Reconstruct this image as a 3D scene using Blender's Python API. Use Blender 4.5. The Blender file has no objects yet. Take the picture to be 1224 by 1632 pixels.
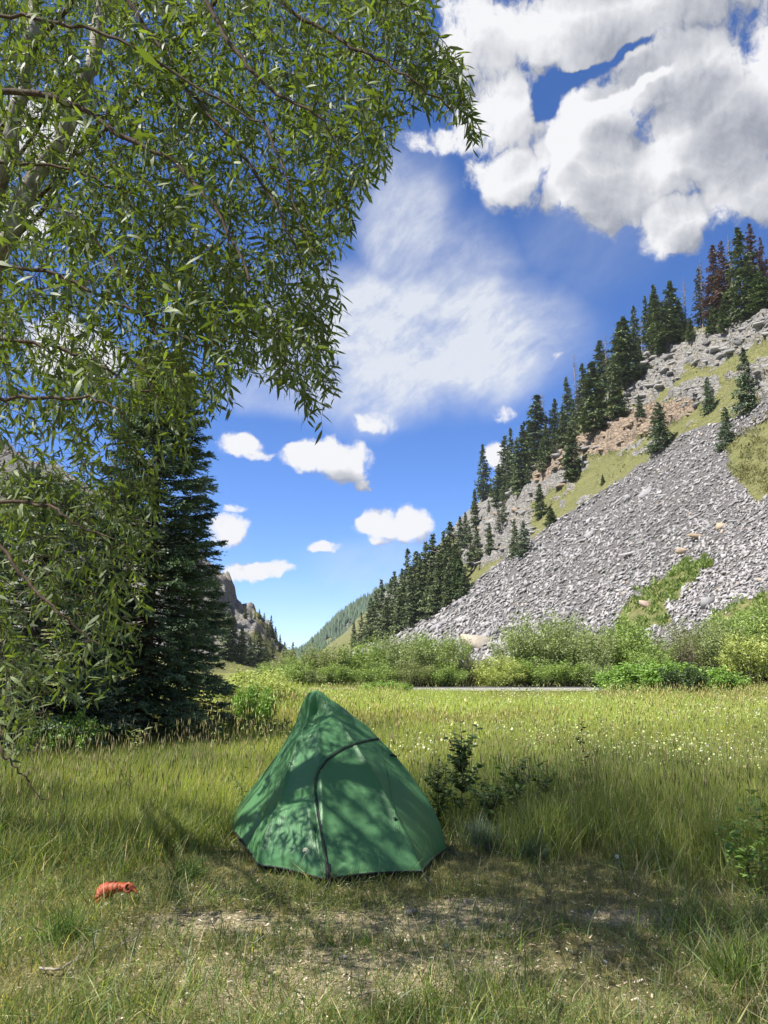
import bpy, math, numpy as np
from mathutils import Vector, Matrix
from mathutils.bvhtree import BVHTree
C = bpy.context
SC = C.scene
COL = SC.collection
PI = math.pi
rng = np.random.default_rng(7)

# ------------------------------------------------------------------ camera
F_PX, W_PX, H_PX = 1210.0, 1224.0, 1632.0
PITCH = math.radians(11.63)
EYE = np.array([0.0, 0.0, 1.45])
cam_d = bpy.data.cameras.new('camera')
cam = bpy.data.objects.new('camera', cam_d)
COL.objects.link(cam)
cam.location = EYE
cam.rotation_euler = (PI / 2 + PITCH, 0, 0)
cam_d.sensor_fit = 'VERTICAL'
cam_d.angle_y = 2 * math.atan(H_PX / 2 / F_PX)
cam_d.clip_start = 0.05
cam_d.clip_end = 9000
SC.camera = cam

# ------------------------------------------------------------------ colour management
SC.view_settings.view_transform = 'Standard'
SC.view_settings.look = 'None'
SC.view_settings.gamma = 1
SC.view_settings.exposure = 1.15
SC.view_settings.use_curve_mapping = False
SC.render.engine = 'CYCLES'
SC.cycles.use_denoising = True
SC.cycles.max_bounces = 7
SC.cycles.diffuse_bounces = 3
SC.cycles.glossy_bounces = 2
SC.cycles.transmission_bounces = 4
SC.cycles.transparent_max_bounces = 6
SC.cycles.caustics_reflective = False
SC.cycles.caustics_refractive = False

# ------------------------------------------------------------------ sun
SUN_EL = math.radians(56)
SUN_AZ = math.radians(-112)            # from +Y (north, the view) towards +X; negative = to the left
sdir = Vector((math.sin(SUN_AZ) * math.cos(SUN_EL), math.cos(SUN_AZ) * math.cos(SUN_EL), math.sin(SUN_EL)))
sl = bpy.data.lights.new('sun', 'SUN')
sl.energy = 4.7
sl.angle = math.radians(0.53)
sl.color = (1.0, 0.955, 0.88)
so = bpy.data.objects.new('sun', sl)
COL.objects.link(so)
so.rotation_euler = sdir.to_track_quat('Z', 'Y').to_euler()

# ------------------------------------------------------------------ pixel helpers (photo pixels, 1224 x 1632)
cp, sp_ = math.cos(PITCH), math.sin(PITCH)
FW = np.array([0, cp, sp_]); UP = np.array([0, -sp_, cp]); RT = np.array([1.0, 0, 0])
def ray(px, py):
    d = FW * F_PX + RT * (px - W_PX / 2) + UP * (H_PX / 2 - py)
    return d / np.linalg.norm(d)
def at(px, py, Y):
    d = ray(px, py)
    return EYE + d * (Y / d[1])
def ground(px, py, z=0.0):
    d = ray(px, py)
    return EYE + d * ((z - EYE[2]) / d[2])
def project(P):
    q = np.asarray(P, float) - EYE
    w = q @ FW
    w = np.where(w < 1e-3, 1e-3, w)
    return W_PX / 2 + F_PX * (q @ RT) / w, H_PX / 2 - F_PX * (q @ UP) / w, w

# ------------------------------------------------------------------ node helper
class N:
    def __init__(s, tree):
        s.t = tree; s.n = tree.nodes; s.l = tree.links
    def new(s, typ, **kw):
        nd = s.n.new(typ)
        for k, v in kw.items(): setattr(nd, k, v)
        return nd
    def put(s, sock, v):
        if isinstance(v, bpy.types.NodeSocket): s.l.new(v, sock)
        elif v is not None: sock.default_value = v
    def m(s, op, a, b=None, c=None, clamp=False):
        nd = s.new('ShaderNodeMath', operation=op, use_clamp=clamp)
        s.put(nd.inputs[0], a)
        if b is not None: s.put(nd.inputs[1], b)
        if c is not None: s.put(nd.inputs[2], c)
        return nd.outputs[0]
    def v(s, op, a, b=None, sc=None):
        nd = s.new('ShaderNodeVectorMath', operation=op)
        s.put(nd.inputs[0], a)
        if b is not None: s.put(nd.inputs[1], b)
        if sc is not None: s.put(nd.inputs['Scale'], sc)
        return nd.outputs['Value'] if op in ('LENGTH', 'DOT_PRODUCT', 'DISTANCE') else nd.outputs[0]
    def noise(s, vec, scale, detail=4, rough=0.55, dist=0.0, col=False):
        nd = s.new('ShaderNodeTexNoise')
        s.put(nd.inputs['Vector'], vec)
        nd.inputs['Scale'].default_value = scale; nd.inputs['Detail'].default_value = detail
        nd.inputs['Roughness'].default_value = rough; nd.inputs['Distortion'].default_value = dist
        return nd.outputs['Color' if col else 'Fac']
    def voro(s, vec, scale, feature='F1', out='Distance', rnd=1.0):
        nd = s.new('ShaderNodeTexVoronoi', feature=feature)
        s.put(nd.inputs['Vector'], vec); nd.inputs['Scale'].default_value = scale
        nd.inputs['Randomness'].default_value = rnd
        return nd.outputs[out]
    def mr(s, v, a, b, c=0.0, d=1.0, smooth=False):
        nd = s.new('ShaderNodeMapRange')
        if smooth: nd.interpolation_type = 'SMOOTHSTEP'
        s.put(nd.inputs[0], v)
        for i, x in enumerate((a, b, c, d)): s.put(nd.inputs[i + 1], x)
        return nd.outputs[0]
    def mix(s, f, a, b, blend='MIX'):
        nd = s.new('ShaderNodeMix', data_type='RGBA', blend_type=blend)
        s.put(nd.inputs[0], f); s.put(nd.inputs[6], a); s.put(nd.inputs[7], b)
        return nd.outputs[2]
    def xyz(s, x, y, z):
        nd = s.new('ShaderNodeCombineXYZ')
        for i, q in enumerate((x, y, z)): s.put(nd.inputs[i], q)
        return nd.outputs[0]
    def sep(s, v):
        nd = s.new('ShaderNodeSeparateXYZ'); s.put(nd.inputs[0], v); return nd.outputs
    def bump(s, h, strength=0.5, dist=0.1):
        nd = s.new('ShaderNodeBump'); s.put(nd.inputs['Height'], h)
        nd.inputs['Strength'].default_value = strength; nd.inputs['Distance'].default_value = dist
        return nd.outputs[0]
def rgba(c): return (c[0], c[1], c[2], 1.0)

# ------------------------------------------------------------------ world: Nishita sky + procedural clouds placed by direction
world = bpy.data.worlds.new('World'); SC.world = world; world.use_nodes = True
world.node_tree.nodes.clear()
g = bpy.data.node_groups.new('cloud_field', 'ShaderNodeTree')
g.interface.new_socket('AE', in_out='INPUT', socket_type='NodeSocketVector')
g.interface.new_socket('Density', in_out='OUTPUT', socket_type='NodeSocketFloat')
g.interface.new_socket('Low', in_out='OUTPUT', socket_type='NodeSocketFloat')
def ae(px, py):
    d = ray(px, py)
    return math.atan2(d[0], d[1]), math.asin(d[2])
# (centre px, py, radius px x, y, weight)
CUM = [(1010, 10, 330, 120, 1.25), (770, 70, 95, 100, 1.0), (800, 180, 90, 90, 1.15), (1150, 190, 170, 150, 1.3), (815, 272, 76, 66, 1.15),
       (950, 270, 110, 82, 1.3), (1070, 345, 80, 66, 1.35), (1190, 290, 120, 85, 1.25), (1060, 260, 100, 70, 1.3), (1224, 340, 50, 40, .9), (690, 215, 60, 26, .62), (950, 190, 100, 80, 1.15), (880, 60, 120, 60, 1.2), (1080, 110, 150, 80, 1.2), (885, 240, 60, 50, .95),
       (1000, 290, 120, 90, .9), (1350, 100, 250, 260, 1.3), (900, -120, 300, 140, 1.2),
       (862, 160, 27, 36, -1.35), (892, 126, 40, 20, -1.0), (940, 104, 50, 15, -.9), (1000, 78, 44, 13, -.9),
       (381, 706, 42, 27, 1.25), (405, 722, 38, 14, .7), (505, 728, 62, 30, 1.3), (550, 742, 55, 34, 1.2), (578, 766, 28, 12, .8),
       (610, 838, 56, 34, 1.2), (648, 838, 44, 36, 1.2), (600, 870, 28, 12, .6), (408, 908, 58, 17, 1.2), (445, 914, 36, 12, .8),
       (360, 846, 34, 26, .85), (512, 876, 32, 13, .85), (368, 818, 24, 10, .6), (792, 735, 24, 45, 1.1), (590, 680, 48, 20, .5), (520, 665, 22, 10, .45),
       (60, 210, 90, 70, 1.2), (30, 360, 60, 50, .9), (120, 560, 110, 60, .8), (888, 560, 18, 10, .45), (810, 655, 30, 14, .4)]
q = N(g)
gi = q.new('NodeGroupInput'); go = q.new('NodeGroupOutput')
AEs = gi.outputs[0]
# domain warp
w1 = q.v('SCALE', q.v('SUBTRACT', q.noise(AEs, 7.0, 3, .55, col=True), (.5, .5, .5)), sc=0.05)
w2 = q.v('SCALE', q.v('SUBTRACT', q.noise(AEs, 26.0, 3, .6, col=True), (.5, .5, .5)), sc=0.028)
P = q.v('ADD', q.v('ADD', AEs, w1), w2)
acc = None
for (x, y, rx, ry, wt) in CUM:
    a, e = ae(x, y); a2, _ = ae(x + rx, y); _, e2 = ae(x, y - ry)
    ra, re = max(abs(a2 - a), .008), max(abs(e2 - e), .006)
    d = q.v('LENGTH', q.v('MULTIPLY', q.v('SUBTRACT', P, (a, e, 0)), (1 / ra, 1 / re, 0)))
    f = q.mr(d, 0.25, 1.25, wt, 0.0, smooth=True)
    if acc is None: acc = f
    elif wt > 0: acc = q.m('MAXIMUM', acc, f)
    else: acc = q.m('ADD', acc, f)
# generic clouds in the sky outside the photographed window
s3 = q.sep(AEs)
outx = q.mr(q.m('ABSOLUTE', s3[0]), .62, .85, 0, 1, smooth=True)
outy = q.mr(s3[1], .86, 1.05, 0, 1, smooth=True)
outside = q.m('MAXIMUM', outx, outy)
gen = q.mr(q.noise(P, 1.7, 3, .5), .5, .62, 0, 1.1, smooth=True)
acc = q.m('MAXIMUM', acc, q.m('MULTIPLY', gen, outside))
fb = q.noise(P, 22.0, 10, .66)
fb2 = q.noise(P, 4.5, 4, .5)
det = q.m('MULTIPLY', q.m('SUBTRACT', fb, .5), 2.8)
det = q.m('ADD', det, q.m('MULTIPLY', q.m('SUBTRACT', fb2, .5), .9))
gate = q.mr(acc, 0.02, .35, 0, 1)
dens = q.m('ADD', acc, q.m('MULTIPLY', det, gate))
q.put(go.inputs[0], dens)
low = q.m('ADD', acc, q.m('ADD', q.m('MULTIPLY', q.m('SUBTRACT', fb2, .5), 1.2), q.m('MULTIPLY', q.m('SUBTRACT', q.noise(P, 11.0, 3, .5), .5), .9)))
q.put(go.inputs[1], low)

q = N(world.node_tree)
tc = q.new('ShaderNodeTexCoord').outputs['Generated']
D = q.v('NORMALIZE', tc)
dx, dy, dz = q.sep(D)
az = q.m('ARCTAN2', dx, dy); el = q.m('ARCSINE', dz)
AE = q.xyz(az, el, 0.0)
def cf(vec):
    nd = q.new('ShaderNodeGroup'); nd.node_tree = g; q.put(nd.inputs[0], vec); return nd.outputs
(d0, l0) = cf(AE)[:2]
l1 = cf(q.v('ADD', AE, (-0.024, 0.034, 0)))[1]
f1_ = cf(q.v('ADD', AE, (-0.004, 0.006, 0)))[0]
alpha = q.mr(d0, .12, .78, 0, 1, smooth=True)
relief = q.m('ADD', q.m('SUBTRACT', l0, l1), q.m('MULTIPLY', q.m('SUBTRACT', d0, f1_), .28))
thick = q.mr(l0, .8, 1.5, 0, 1, smooth=True)
lum = q.m('ADD', q.m('ADD', .84, q.m('MULTIPLY', relief, .62)), q.m('MULTIPLY', thick, -.42))
lum = q.m('ADD', lum, q.m('MULTIPLY', q.m('SUBTRACT', q.noise(AE, 5.0, 3, .5), .5), .35))
lum = q.m('MINIMUM', q.m('MAXIMUM', lum, .40), .97)
cr = q.mr(lum, .4, .95, .16, .42); cg = q.mr(lum, .4, .95, .172, .42); cb = q.mr(lum, .4, .95, .20, .43)
cumc = q.xyz(cr, cg, cb)
# high thin cirrus
wv = q.v('SCALE', q.v('SUBTRACT', q.noise(AE, 3.0, 4, .6, col=True), (.5, .5, .5)), sc=0.10)
Pc = q.v('ADD', AE, wv)
CIR = [(800, 570, 75, 80, .98), (700, 500, 130, 90, 1.0), (650, 540, 290, 150, 1.25), (770, 560, 150, 115, 1.15), (600, 620, 180, 80, 1.0), (650, 370, 90, 150, .8), (500, 560, 150, 120, .95), (600, 900, 130, 60, .32),
       (700, 440, 150, 120, .6), (430, 640, 100, 40, .5), (930, 380, 140, 120, .16), (530, 970, 160, 60, .12)]
ca = None
for (x, y, rx, ry, wt) in CIR:
    a, e = ae(x, y); a2, _ = ae(x + rx, y); _, e2 = ae(x, y - ry)
    d = q.v('LENGTH', q.v('MULTIPLY', q.v('SUBTRACT', Pc, (a, e, 0)), (1 / abs(a2 - a), 1 / abs(e2 - e), 0)))
    f = q.mr(d, 0.45, 1.15, wt, 0.0, smooth=True)
    ca = f if ca is None else q.m('MAXIMUM', ca, f)
rot = q.new('ShaderNodeVectorRotate', rotation_type='Z_AXIS'); q.put(rot.inputs[0], Pc); rot.inputs['Angle'].default_value = -0.6
st = q.noise(q.v('MULTIPLY', rot.outputs[0], (6.0, 10.0, 1)), 1.7, 8, .64)
ca = q.m('MULTIPLY', ca, q.mr(st, .34, .64, .40, 1.0))
fine_ = q.noise(q.v('MULTIPLY', rot.outputs[0], (11.0, 20.0, 1)), 2.2, 6, .65)
ca = q.m('MULTIPLY', ca, q.mr(fine_, .3, .6, .72, 1.0))
ca = q.m('MINIMUM', q.m('MAXIMUM', ca, 0.0), .90)
sky = q.new('ShaderNodeTexSky', sky_type='NISHITA')
sky.sun_disc = False; sky.sun_elevation = SUN_EL; sky.sun_rotation = SUN_AZ
sky.altitude = 2600; sky.air_density = .85; sky.dust_density = 0.1; sky.ozone_density = 2.2
hs_ = q.new('ShaderNodeHueSaturation'); hs_.inputs['Saturation'].default_value = 1.18; q.l.new(sky.outputs[0], hs_.inputs['Color'])
skc = q.mix(1.0, hs_.outputs[0], (0.86, 0.89, 1.08, 1), 'MULTIPLY')
K = 0.098
base = q.mix(ca, skc, (0.37 / K, 0.385 / K, 0.41 / K, 1))
cc = q.v('SCALE', cumc, sc=1 / K)
full = q.mix(alpha, base, cc)
bg = q.new('ShaderNodeBackground'); q.put(bg.inputs[0], full); bg.inputs[1].default_value = K
wo = q.new('ShaderNodeOutputWorld'); q.l.new(bg.outputs[0], wo.inputs[0])
world.cycles.sampling_method = 'MANUAL'
world.cycles.sample_map_resolution = 512

# ------------------------------------------------------------------ mesh helpers
def mesh(name, V, F, col=None, smooth=False):
    """F: (n,3) or (n,4) array, or a list of such arrays"""
    V = np.ascontiguousarray(V, dtype=np.float32)
    Fs = F if isinstance(F, list) else [F]
    Fs = [np.asarray(f, dtype=np.int32) for f in Fs if len(f)]
    me = bpy.data.meshes.new(name)
    me.vertices.add(len(V)); me.vertices.foreach_set('co', V.ravel())
    nl = sum(f.size for f in Fs); npoly = sum(len(f) for f in Fs)
    me.loops.add(nl); me.polygons.add(npoly)
    me.loops.foreach_set('vertex_index', np.concatenate([f.ravel() for f in Fs]))
    st_, o = [], 0
    for f in Fs:
        st_.append(o + np.arange(len(f)) * f.shape[1]); o += f.size
    me.polygons.foreach_set('loop_start', np.concatenate(st_).astype(np.int32))
    if smooth: me.polygons.foreach_set('use_smooth', np.ones(npoly, dtype=bool))
    if col is not None:
        a = me.color_attributes.new('Col', 'FLOAT_COLOR', 'POINT')
        c4 = np.ones((len(V), 4), dtype=np.float32); c4[:, :3] = col
        a.data.foreach_set('color', c4.ravel())
    me.update(calc_edges=True)
    return me
def obj(name, me, mat=None, parent=None, loc=None):
    o = bpy.data.objects.new(name, me)
    COL.objects.link(o)
    if mat is not None and len(me.materials) == 0: me.materials.append(mat)
    if parent is not None: o.parent = parent
    if loc is not None: o.location = loc
    return o
def empty(name, loc=(0, 0, 0)):
    o = bpy.data.objects.new(name, None); COL.objects.link(o); o.location = loc
    o.empty_display_size = .2
    return o
def tag(o, label=None, cat=None, group=None, kind=None):
    if label: o['label'] = label
    if cat: o['category'] = cat
    if group: o['group'] = group
    if kind: o['kind'] = kind
    return o
def scatter(tv, tf, M, T, col=None, cjit=None):
    """copies of template (tv, tf) under matrices M (N,3,3) and offsets T (N,3), baked into one vertex array"""
    n, k = len(T), len(tv)
    V = (np.einsum('nij,kj->nki', M, tv) + T[:, None, :]).reshape(-1, 3)
    F = (tf[None, :, :] + (np.arange(n) * k)[:, None, None]).reshape(-1, tf.shape[1])
    c = None if col is None else np.repeat(col, k, axis=0)
    return V, F, c
class Acc:
    def __init__(s): s.V = []; s.F = []; s.C = []; s.n = 0
    def add(s, V, F, c=None):
        s.V.append(V)
        for f in (F if isinstance(F, list) else [F]): s.F.append(np.asarray(f) + s.n)
        s.n += len(V)
        if c is None: c = np.ones((len(V), 3)) * .5
        s.C.append(np.broadcast_to(np.asarray(c, float), (len(V), 3)))
    def mesh(s, name, smooth=False):
        V = np.concatenate(s.V); C_ = np.concatenate(s.C)
        t = [f for f in s.F if f.shape[1] == 3]; qd = [f for f in s.F if f.shape[1] == 4]
        Fl = []
        if t: Fl.append(np.concatenate(t))
        if qd: Fl.append(np.concatenate(qd))
        return mesh(name, V, Fl, C_, smooth)
def unit(v): 
    v = np.asarray(v, float); return v / (np.linalg.norm(v, axis=-1, keepdims=True) + 1e-9)
def tube(pts, rad, sides=6, cap=False):
    pts = np.asarray(pts, float); n = len(pts)
    rad = np.broadcast_to(np.asarray(rad, float), (n,))
    T = unit(np.gradient(pts, axis=0))
    ref = np.array([0.31, 0.17, .93]) if abs(T[:, 2]).mean() < .8 else np.array([.93, .2, .1])
    A = unit(np.cross(T, ref)); B = np.cross(T, A)
    th = np.arange(sides) / sides * 2 * PI
    V = (pts[:, None] + rad[:, None, None] * (np.cos(th)[None, :, None] * A[:, None] + np.sin(th)[None, :, None] * B[:, None])).reshape(-1, 3)
    i = np.arange(n - 1)[:, None] * sides; j = np.arange(sides)[None]
    j2 = (j + 1) % sides
    Q = np.stack([i + j, i + j2, i + sides + j2, i + sides + j], -1).reshape(-1, 4)
    return V, Q
def curve_pts(P, n):
    """catmull-rom through P, n samples"""
    P = np.asarray(P, float)
    Q = np.vstack([2 * P[0] - P[1], P, 2 * P[-1] - P[-2]])
    m = len(P) - 1
    t = np.linspace(0, m - 1e-6, n); k = t.astype(int); u = (t - k)[:, None]
    p0, p1, p2, p3 = Q[k], Q[k + 1], Q[k + 2], Q[k + 3]
    return .5 * (2 * p1 + (p2 - p0) * u + (2 * p0 - 5 * p1 + 4 * p2 - p3) * u ** 2 + (3 * p1 - p0 - 3 * p2 + p3) * u ** 3)
def frames(D, roll=None, upv=(0, 0, 1)):
    """matrices whose Y axis is D; X sideways; Z up-ish; rolled about D"""
    D = unit(D); U = np.broadcast_to(np.asarray(upv, float), D.shape)
    X = np.cross(D, U); bad = np.linalg.norm(X, axis=1) < 1e-3
    X[bad] = (1, 0, 0); X = unit(X); Z = np.cross(X, D)
    if roll is not None:
        c, s = np.cos(roll)[:, None], np.sin(roll)[:, None]
        X, Z = X * c + Z * s, -X * s + Z * c
    return np.stack([X, D, Z], -1)
# value noise in numpy
def _h(ix, iy, iz, s):
    h = (ix * 374761393 + iy * 668265263 + iz * 2147483647 + s * 1274126177) & 0xffffffff
    h = ((h ^ (h >> 13)) * 1274126177) & 0xffffffff
    return ((h ^ (h >> 16)) & 0xffffff) / float(0xffffff)
def vnoise(x, y, z=0.0, s=0):
    x, y, z = np.broadcast_arrays(np.asarray(x, float), np.asarray(y, float), np.asarray(z, float))
    ix, iy, iz = np.floor(x).astype(np.int64), np.floor(y).astype(np.int64), np.floor(z).astype(np.int64)
    fx, fy, fz = x - ix, y - iy, z - iz
    fx, fy, fz = [f * f * (3 - 2 * f) for f in (fx, fy, fz)]
    r = 0
    for a in (0, 1):
        for b in (0, 1):
            for c in (0, 1):
                w = (fx if a else 1 - fx) * (fy if b else 1 - fy) * (fz if c else 1 - fz)
                r = r + w * _h(ix + a, iy + b, iz + c, s)
    return r
def fbm(x, y, z=0.0, o=4, s=0):
    r, a, t = 0, 1.0, 0
    for k in range(o):
        r = r + a * vnoise(x * 2 ** k, y * 2 ** k, np.asarray(z) * 2 ** k, s + k); t += a; a *= .5
    return r / t
def voronoi(x, y, z, s=0):
    ix, iy, iz = np.floor(x).astype(np.int64), np.floor(y).astype(np.int64), np.floor(z).astype(np.int64)
    f1 = np.full(x.shape, 9.0); f2 = np.full(x.shape, 9.0); cid = np.zeros(x.shape)
    for a in (-1, 0, 1):
        for b in (-1, 0, 1):
            for c in (-1, 0, 1):
                jx, jy, jz = ix + a, iy + b, iz + c
                d = np.sqrt((jx + _h(jx, jy, jz, s) - x) ** 2 + (jy + _h(jx, jy, jz, s + 1) - y) ** 2 + (jz + _h(jx, jy, jz, s + 2) - z) ** 2)
                r = _h(jx, jy, jz, s + 3)
                nw = d < f1
                f2 = np.where(nw, f1, np.minimum(f2, d)); cid = np.where(nw, r, cid); f1 = np.where(nw, d, f1)
    return f1, f2, cid
def inpoly(x, y, poly):
    x = np.asarray(x); y = np.asarray(y); c = np.zeros(x.shape, bool); n = len(poly)
    for i in range(n):
        x1, y1 = poly[i]; x2, y2 = poly[(i + 1) % n]
        if y1 == y2: continue
        t = ((y1 > y) != (y2 > y)) & (x < (x2 - x1) * (y - y1) / (y2 - y1) + x1)
        c ^= t
    return c
ORD = ['first', 'second', 'third', 'fourth', 'fifth', 'sixth', 'seventh', 'eighth', 'ninth', 'tenth', 'eleventh', 'twelfth', 'thirteenth', 'fourteenth',
       'fifteenth', 'sixteenth', 'seventeenth', 'eighteenth', 'nineteenth', 'twentieth', 'twenty-first', 'twenty-second', 'twenty-third', 'twenty-fourth',
       'twenty-fifth', 'twenty-sixth', 'twenty-seventh', 'twenty-eighth', 'twenty-ninth', 'thirtieth', 'thirty-first', 'thirty-second', 'thirty-third', 'thirty-fourth',
       'thirty-fifth', 'thirty-sixth', 'thirty-seventh', 'thirty-eighth', 'thirty-ninth', 'fortieth']

# ------------------------------------------------------------------ materials
def new_mat(name):
    m = bpy.data.materials.new(name); m.use_nodes = True
    m.node_tree.nodes.clear(); return m, N(m.node_tree)
def finish(q, shader):
    o = q.new('ShaderNodeOutputMaterial'); q.l.new(shader, o.inputs[0])
def pbsdf(q, col, rough=.7, spec=.3, normal=None, metal=0.0):
    p = q.new('ShaderNodeBsdfPrincipled')
    q.put(p.inputs['Base Color'], col if isinstance(col, bpy.types.NodeSocket) else rgba(col))
    q.put(p.inputs['Roughness'], rough); q.put(p.inputs['Specular IOR Level'], spec); q.put(p.inputs['Metallic'], metal)
    if normal is not None: q.put(p.inputs['Normal'], normal)
    return p.outputs[0]
def attr_col(q): 
    a = q.new('ShaderNodeAttribute', attribute_name='Col'); return a.outputs['Color']
def leaf_material(name, trans=.3, rough=.5, spec=.35, tint=(1.25, 1.35, .55)):
    m, q = new_mat(name)
    c = attr_col(q)
    p = pbsdf(q, c, rough, spec)
    if trans > 0:
        t = q.new('ShaderNodeBsdfTranslucent'); q.put(t.inputs[0], q.mix(1.0, c, rgba(tint), 'MULTIPLY'))
        mx = q.new('ShaderNodeMixShader'); mx.inputs[0].default_value = trans
        q.l.new(p, mx.inputs[1]); q.l.new(t.outputs[0], mx.inputs[2]); p = mx.outputs[0]
    finish(q, p); return m
def bark_material(name, c1, c2, scale=14, rough=.9):
    m, q = new_mat(name)
    tcn = q.new('ShaderNodeTexCoord').outputs['Object']
    n = q.noise(q.v('MULTIPLY', tcn, (1, 1, .35)), scale, 6, .65)
    c = q.mix(q.mr(n, .35, .65), rgba(c1), rgba(c2))
    finish(q, pbsdf(q, c, rough, .15, q.bump(n, .6, .02))); return m
def plain(name, c, rough=.7, spec=.3, var=.15, scale=30, bump=0.0, metal=0.0):
    m, q = new_mat(name)
    tcn = q.new('ShaderNodeTexCoord').outputs['Object']
    n = q.noise(tcn, scale, 4, .6)
    c1 = tuple(x * (1 - var) for x in c); c2 = tuple(min(1, x * (1 + var)) for x in c)
    finish(q, pbsdf(q, q.mix(n, rgba(c1), rgba(c2)), rough, spec, q.bump(n, bump, .01) if bump else None, metal)); return m
def stone_material(name):
    m, q = new_mat(name)
    tcn = q.new('ShaderNodeNewGeometry').outputs['Position']
    n = q.noise(tcn, 1.7, 5, .65); n2 = q.noise(tcn, 9, 4, .6)
    f = q.mr(n, .3, .7, .78, 1.18)
    c = q.mix(1.0, attr_col(q), q.xyz(f, f, f), 'MULTIPLY')
    finish(q, pbsdf(q, c, .88, .2, q.bump(n2, .5, .08))); return m
M_conifer = leaf_material('conifer_needles', .08, .6, .25, (1.1, 1.2, .6))
M_needle = leaf_material('spruce_needles', .10, .5, .35, (1.1, 1.2, .6))
M_leaf = leaf_material('willow_leaf', .36, .52, .28, (1.45, 1.6, .35))
M_shrub = leaf_material('shrub_leaf', .28, .55, .3)
M_grass = leaf_material('grass_blade', .45, .5, .3, (1.4, 1.45, .5))
M_dead = leaf_material('dry_twigs', .0, .9, .1)
M_stone = stone_material('scree_stone')
M_bark_dark = bark_material('conifer_bark', (.05, .038, .03), (.12, .095, .075), 9)
M_bark_grey = bark_material('dead_wood', (.14, .125, .11), (.28, .26, .24), 9)
M_bark_pale = bark_material('willow_bark_pale', (.13, .12, .09), (.36, .34, .28), 12)
M_bark_twig = bark_material('willow_twig', (.045, .032, .022), (.12, .085, .06), 30)

# ================================================================== THE VALLEY
VA = math.radians(7.6)                       # the valley runs a little left of the view axis
def uv(x, y): return -x * math.sin(VA) + y * math.cos(VA), x * math.cos(VA) + y * math.sin(VA)
def xy(u, v): return v * math.cos(VA) - u * math.sin(VA), v * math.sin(VA) + u * math.cos(VA)

# ---- meadow
def gz(x, y):
    x = np.asarray(x, float); y = np.asarray(y, float)
    amp = np.clip((y - 6.5) / 6, 0, 1) * .10 + .035
    h = (fbm(x * .8 + 50, y * .8 + 50, 0, 3, 3) - .5) * amp * 2
    far = np.clip((70 - np.hypot(x, y)) / 20, 0, 1)
    rise = np.clip((x - 3.5) / 6, 0, 1) * np.clip((26 - y) / 10, 0, 1) * np.clip((y - 9) / 4, 0, 1) * .15
    bank = np.clip(1 - np.abs(y - 47.2) / 4.5, 0, 1) ** 2 * (3 - 2 * np.clip(1 - np.abs(y - 47.2) / 4.5, 0, 1)) * .26
    return h * far + rise + bank
sx = np.sinh(np.linspace(-6.6, 6.6, 241)) * 4.2 ; sx = sx * (2600 / sx.max())
sx = np.unique(np.concatenate([sx, np.arange(-8, 8.01, .2), np.arange(-40, 40, 1.6)]))
sy = np.unique(np.concatenate([np.arange(-30, 2, 1.0), np.arange(2, 12, .18), np.arange(12, 55, .8), np.geomspace(55, 5000, 50), [-2000, -600, -200, -80]]))
GX, GY = np.meshgrid(sx, sy)
V = np.stack([GX.ravel(), GY.ravel(), gz(GX, GY).ravel()], 1)
nx, ny = len(sx), len(sy)
i = (np.arange(ny - 1)[:, None] * nx + np.arange(nx - 1)[None]).ravel()
Q = np.stack([i, i + 1, i + nx + 1, i + nx], 1)
# r: bare/trodden earth amount
bare_c = [(640, 1470, .75, .28), (720, 1445, .5, .18), (980, 1462, .38, .14), (560, 1545, .9, .25), (330, 1475, .5, .16), (700, 1540, .6, .22), (520, 1590, .5, .15)]
def bareness(x, y):
    r = np.zeros(np.shape(x))
    for (px, py, w, d) in bare_c:
        p = ground(px, py)
        r = np.maximum(r, np.exp(-(((x - p[0]) / w) ** 2 + ((y - p[1]) / (d * 1.3)) ** 2)))
    wide = np.exp(-(((x - .2) / 2.2) ** 4)) * np.exp(-(((y - 4.3) / 1.25) ** 4)) * .34
    return np.maximum(r, wide)
B = bareness(V[:, 0], V[:, 1]) + (fbm(V[:, 0] * 2.5 + 9, V[:, 1] * 2.5, 0, 3, 5) - .5) * .5
gcol = np.stack([np.clip(B, 0, 1), np.clip((V[:, 1] - 7) / 4, 0, 1), np.zeros(len(V))], 1)
m, q = new_mat('meadow_soil')
pos = q.new('ShaderNodeNewGeometry').outputs['Position']
a = q.sep(attr_col(q))
n1 = q.noise(pos, 6, 6, .65); n2 = q.noise(pos, 45, 5, .7); n3 = q.noise(pos, 160, 3, .7); n4 = q.noise(pos, .5, 3, .5)
dirt = q.mix(q.mr(n2, .35, .65), (.12, .10, .06, 1), (.40, .345, .215, 1))
dirt = q.mix(q.mr(n3, .56, .66), dirt, (.46, .38, .26, 1))
thatch = q.mix(q.mr(n2, .3, .7), (.06, .06, .022, 1), (.27, .235, .11, 1))
c = q.mix(q.mr(q.m('ADD', a[0], q.m('MULTIPLY', q.m('SUBTRACT', n1, .5), .6)), .3, .55), thatch, dirt)
far = q.mix(q.mr(n4, .35, .65), (.13, .16, .035, 1), (.21, .20, .06, 1))
c = q.mix(q.m('MULTIPLY', a[1], .8), c, far)
finish(q, pbsdf(q, c, .95, .1, q.bump(q.m('ADD', n2, q.m('MULTIPLY', n3, .5)), .8, .02)))
ground_o = obj('ground', mesh('ground', V, Q, gcol, True), m)
tag(ground_o, kind='structure')

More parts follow.
